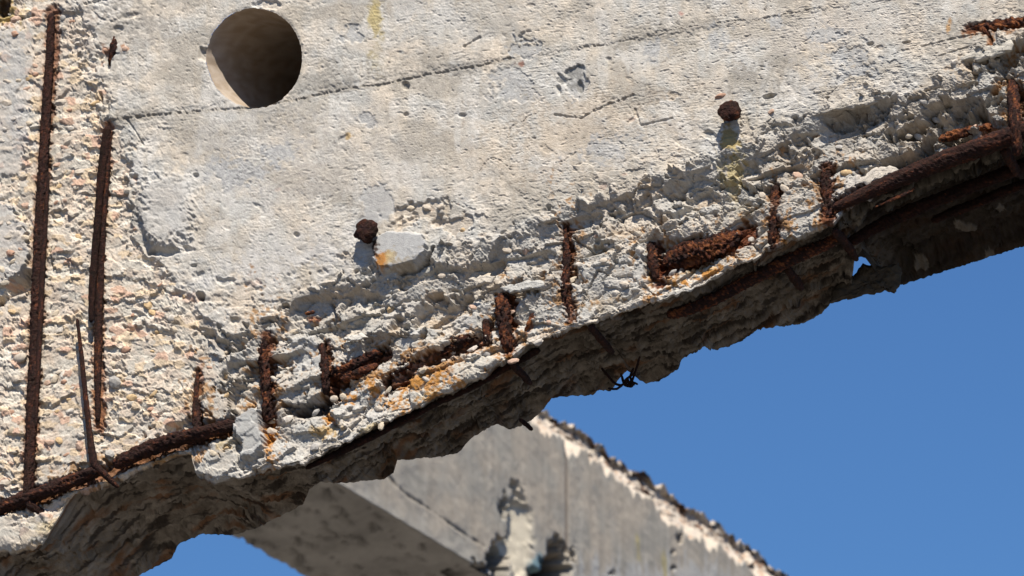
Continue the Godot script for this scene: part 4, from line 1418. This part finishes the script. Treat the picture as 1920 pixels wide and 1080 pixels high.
func make_far_beam():
	beam2 = thing("concrete_beam", "far grey concrete beam with broken sunlit top edge, behind the near beam", "beam")
	var bt := deg_to_rad(62.6)
	var away := Vector3(fw.x, 0, fw.z).normalized()
	b2_dir = rt * cos(bt) + away * sin(bt)
	b2_out = rt * sin(bt) - away * cos(bt)
	b2_at = cam_at + ray(760, 982) * (9.2 / FOC)
	var low := b2_at.y
	# heights of the grey face's upper limit and of the broken crest above the lower edge
	var g1 := on_far(1200, 922)
	var g2 := on_far(1255, 928)
	var h1 := g1.y - low
	var h2 := g2.y - low + 0.072
	var s0 := -1.15
	var s1 := 6.0
	var cols := 620
	var face_rows := 120
	var crest_rows := 34
	var w := cols + 1
	var wn := noise(51, 0.09, 4)
	var fn := noise(52, 0.025, 4)
	var tone := noise(53, 0.16, 4)
	var drip := noise(54, 1.0, 4)
	var edge := noise(55, 0.05, 4)
	var pos := PackedVector3Array()
	var col := PackedColorArray()
	var under_rows := 40
	var rows := under_rows + face_rows + crest_rows + 12
	pos.resize(w * rows)
	col.resize(w * rows)
	var thick := 0.37
	for i in w:
		var f := float(i) / cols
		var s := s0 + (s1 - s0) * pow(f, 1.35)
		var at := b2_at + b2_dir * s
		# rows run from the crest's back down the front and then under
		for r in rows:
			var k := r * w + i
			var p: Vector3
			var c: Color
			if r < 12:
				var t := 1.0 - r / 12.0
				var dk := smoothstep(0.05, 0.2, wn.get_noise_2d(s * 0.8, 3.0))
				p = at + Vector3.UP * (h2 + edge.get_noise_2d(s, 5.0 + t * 0.3) * 0.032 + (wn.get_noise_2d(s * 0.45, 60.0) * 0.022 + fn.get_noise_2d(s * 0.8, 61.0) * 0.007) * (1.0 - t) - t * 0.02) - b2_out * (0.06 + t * (thick - 0.06))
				c = Color(0.55, 0.48, 0.40).lerp(Color(0.075, 0.04, 0.028), dk * 0.9) * (1.0 + 0.4 * fn.get_noise_2d(s, t))
			elif r < 12 + crest_rows:
				var t := float(r - 12) / crest_rows          # 0 at the crest, 1 where the grey face begins
				var low_edge := h1 + edge.get_noise_1d(s * 1.3) * 0.03 + wn.get_noise_2d(s * 0.6, 40.0) * 0.045 - 0.01
				var crest := h2 + edge.get_noise_2d(s, 5.0) * 0.032 + (wn.get_noise_2d(s * 0.45, 60.0) * 0.022 + fn.get_noise_2d(s * 0.8, 61.0) * 0.007)
				var y := lerpf(crest, low_edge, t)
				var rough := facet(s / 0.055 + fn.get_noise_2d(s, y) * 0.8, y / 0.04, 200) * 0.011 + facet(s / 0.02, y / 0.017, 220) * 0.005
				var back := lerpf(0.105, 0.003, t) + sin(t * PI) * 0.012
				p = at + Vector3.UP * y - b2_out * (back - rough * sin(t * PI))
				var q := fn.get_noise_2d(s * 0.8, y)
				c = Color(0.68, 0.59, 0.48).lerp(Color(0.58, 0.52, 0.45), clampf(0.5 + q * 1.5, 0.0, 1.0))
				c = c.lerp(Color(0.075, 0.04, 0.028), 0.92 * smoothstep(0.05, 0.2, wn.get_noise_2d(s * 0.8, 3.0 + t * 0.08) + q * 0.5) * smoothstep(0.6, 0.25, t))
				c = c.lerp(Color(0.40, 0.20, 0.10), 0.6 * smoothstep(0.2, 0.4, fn.get_noise_2d(s + 7.0, y)))
			elif r < 12 + crest_rows + face_rows:
				var t := float(r - 12 - crest_rows) / (face_rows - 1)
				var low_edge := h1 + edge.get_noise_1d(s * 1.3) * 0.03 + wn.get_noise_2d(s * 0.6, 40.0) * 0.045 - 0.01
				var y := lerpf(low_edge, 0.0, t)
				p = at + Vector3.UP * y
				var q := seen_at(p)
				var a := wn.get_noise_2d(s, y)
				var b := fn.get_noise_2d(s, y)
				var h := a * 0.002 + b * 0.0008
				var tn := tone.get_noise_2d(s, y)
				var dr := drip.get_noise_2d(s / 0.035, y / 0.5)
				c = Color(0.49, 0.435, 0.36).lerp(Color(0.42, 0.395, 0.345), clampf(0.5 + tn * 1.6, 0.0, 1.0)) * (1.0 + dr * 0.2 + b * 0.12)
				# pale limewash near the lower edge
				c = c.lerp(Color(0.50, 0.475, 0.42), 0.6 * smoothstep(0.05, 0.0, y + a * 0.03))
				var wash := smoothstep(1048.0, 1075.0, q.y + dr * 60.0 + a * 30.0) * smoothstep(1060.0, 1100.0, q.x) * smoothstep(1420.0, 1330.0, q.x)
				c = c.lerp(Color(0.52, 0.525, 0.515), wash * 0.75)
				# thin joint that runs down the face
				var jd := absf(q.x - 1063.0 - dr * 3.0)
				if q.y > 840.0 and q.y < 1030.0 and jd < 5.0:
					c = c.lerp(Color(0.17, 0.12, 0.09), 0.8 * smoothstep(4.5, 1.0, jd))
					h -= 0.004 * smoothstep(4.5, 1.0, jd)
				# crack
				var cd := line_near(q, F_CRACK) + absf(a) * 5.0 - 0.6
				if cd < 3.5:
					h -= 0.003 * smoothstep(3.5, 1.0, cd)
					c = c.lerp(Color(0.10, 0.08, 0.06), 0.8 * smoothstep(3.0, 1.0, cd))
				# a strip where the skin has come away
				var st := patch(q, 976, 1000, 29, 96, -2, a * 0.45 + b * 0.15)
				if st > 0.0:
					h += st * (lerpf(-0.05, 0.0, clampf((q.x - 947.0) / 58.0, 0.0, 1.0)) + facet(s / 0.03, y / 0.03, 230) * 0.0012)
					c = c.lerp(Color(0.68, 0.62, 0.50) * (1.0 + b * 0.25), st * 0.95)
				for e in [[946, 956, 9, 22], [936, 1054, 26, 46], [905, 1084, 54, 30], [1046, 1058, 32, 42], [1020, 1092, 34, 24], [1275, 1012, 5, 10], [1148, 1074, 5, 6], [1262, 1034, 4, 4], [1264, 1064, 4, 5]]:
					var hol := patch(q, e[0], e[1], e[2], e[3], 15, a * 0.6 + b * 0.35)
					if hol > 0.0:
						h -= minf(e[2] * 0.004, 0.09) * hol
						c = c.lerp(Color(0.028, 0.022, 0.018), hol * 0.95)  # shade inside these broken hollows, painted as near black
				var bl := patch(q, 1010, 1066, 15, 34, 0, a * 0.4)
				c = c.lerp(Color(0.20, 0.36, 0.42), bl * 0.85)
				for e in [[1196, 1020, 4, 32], [1246, 1058, 5, 30]]:
					c = c.lerp(Color(0.50, 0.42, 0.16), 0.6 * patch(q, e[0], e[1], e[2], e[3], -6, a * 0.5))
				p += b2_out * h
			else:
				var t := float(r - 12 - crest_rows - face_rows + 1) / under_rows
				var d := t * thick
				var rag := 1.0 + 0.03 * edge.get_noise_2d(s, 9.0)
				var h := wn.get_noise_2d(s, d + 4.0) * 0.004 - 0.022 * smoothstep(0.24, 0.42, wn.get_noise_2d(s * 0.7, d * 2.2 + 12.0))
				p = at - b2_out * d * rag + Vector3.UP * (-h - 0.0)
				if r == 12 + crest_rows + face_rows:
					p = at - b2_out * 0.012 + Vector3.UP * 0.0
				c = Color(0.50, 0.48, 0.44) * (1.0 + 0.3 * tone.get_noise_2d(s, d + 3.0) + 0.15 * fn.get_noise_2d(s, d))
				if t >= 0.999:
					p += Vector3.UP * 0.02
			pos[k] = p
			col[k] = c
	var mat := coloured_material("far_concrete", 0.95, 0.05, 190)
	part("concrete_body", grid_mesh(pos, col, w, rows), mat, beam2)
	# the hidden back wall
	var bp := PackedVector3Array()
	var bc := PackedColorArray()
	for r in 2:
		for i in w:
			var s := s0 + (s1 - s0) * pow(float(i) / cols, 1.35)
			bp.append(b2_at + b2_dir * s - b2_out * (thick - 0.003) + Vector3.UP * (0.012 if r == 0 else h2 - 0.03))
			bc.append(Color(0.4, 0.37, 0.33))
	part("back_wall", grid_mesh(bp, bc, w, 2), mat, beam2)
	# bars that show along the crest
	for e in [[0.30, 0.52], [0.95, 1.25], [1.9, 2.4]]:
		var line := []
		for k in 6:
			var s: float = lerpf(e[0], e[1], k / 5.0)
			line.append(b2_at + b2_dir * s + Vector3.UP * (h2 + 0.002 + edge.get_noise_2d(s, 5.0) * 0.02) - b2_out * 0.115)
		part("main_bar", tube(line, [8, 11, 13, 12, 12, 8], 0.06, 0.3, 10, 5.0), rust_mat, beam2)
	for e in [[1100, 808, 14.0], [1158, 852, 9.0], [1384, 1008, 7.0]]:
		part("rust_scale", lump(on_far(e[0] - 6, e[1] + 2) - b2_out * 0.05, Vector3.UP, e[2] * 1.6, e[2] * 2.2, 0.5, 0.1, int(e[0])), rust_mat, beam2)


# ======================================================================== loose wires
func make_wires():
	var t := thing("wire_tangle", "tangle of dark tie wire hanging under the near beam's back edge", "wire")
	var at := under(1110, 190.0, 8.0)
	var base := Vector2(1176, 700)
	# wires hang in the plane of the beam's back edge
	var zc := at.z / PX
	for c in [[[1128, 690], [1150, 716], [1164, 722], [1176, 716], [1190, 722]], [[1166, 706], [1172, 722], [1186, 723], [1182, 706], [1188, 690]], [[1140, 728], [1156, 729], [1172, 718], [1184, 716], [1196, 721]], [[1176, 708], [1180, 724], [1172, 714], [1190, 700]], [[1164, 700], [1170, 716], [1178, 724], [1186, 712], [1200, 668]]]:
		var line := []
		var n := 0
		for p in c:
			line.append(on_face(p[0], p[1], zc + sin(n * 2.1 + p[0]) * 6.0))
			n += 1
		part("wire", tube(line, [2.2, 2.4, 2.4, 2.4, 2.0].slice(0, line.size()), -0.3, 0.2, 8, 2.0), rust_mat, t)
	bar("bar_end", [974, 786, zc * 0.7, 998, 806, zc * 0.7], [4, 4.5], -0.2, 0.2, "cut bar end poking out below the beam", 5.0)
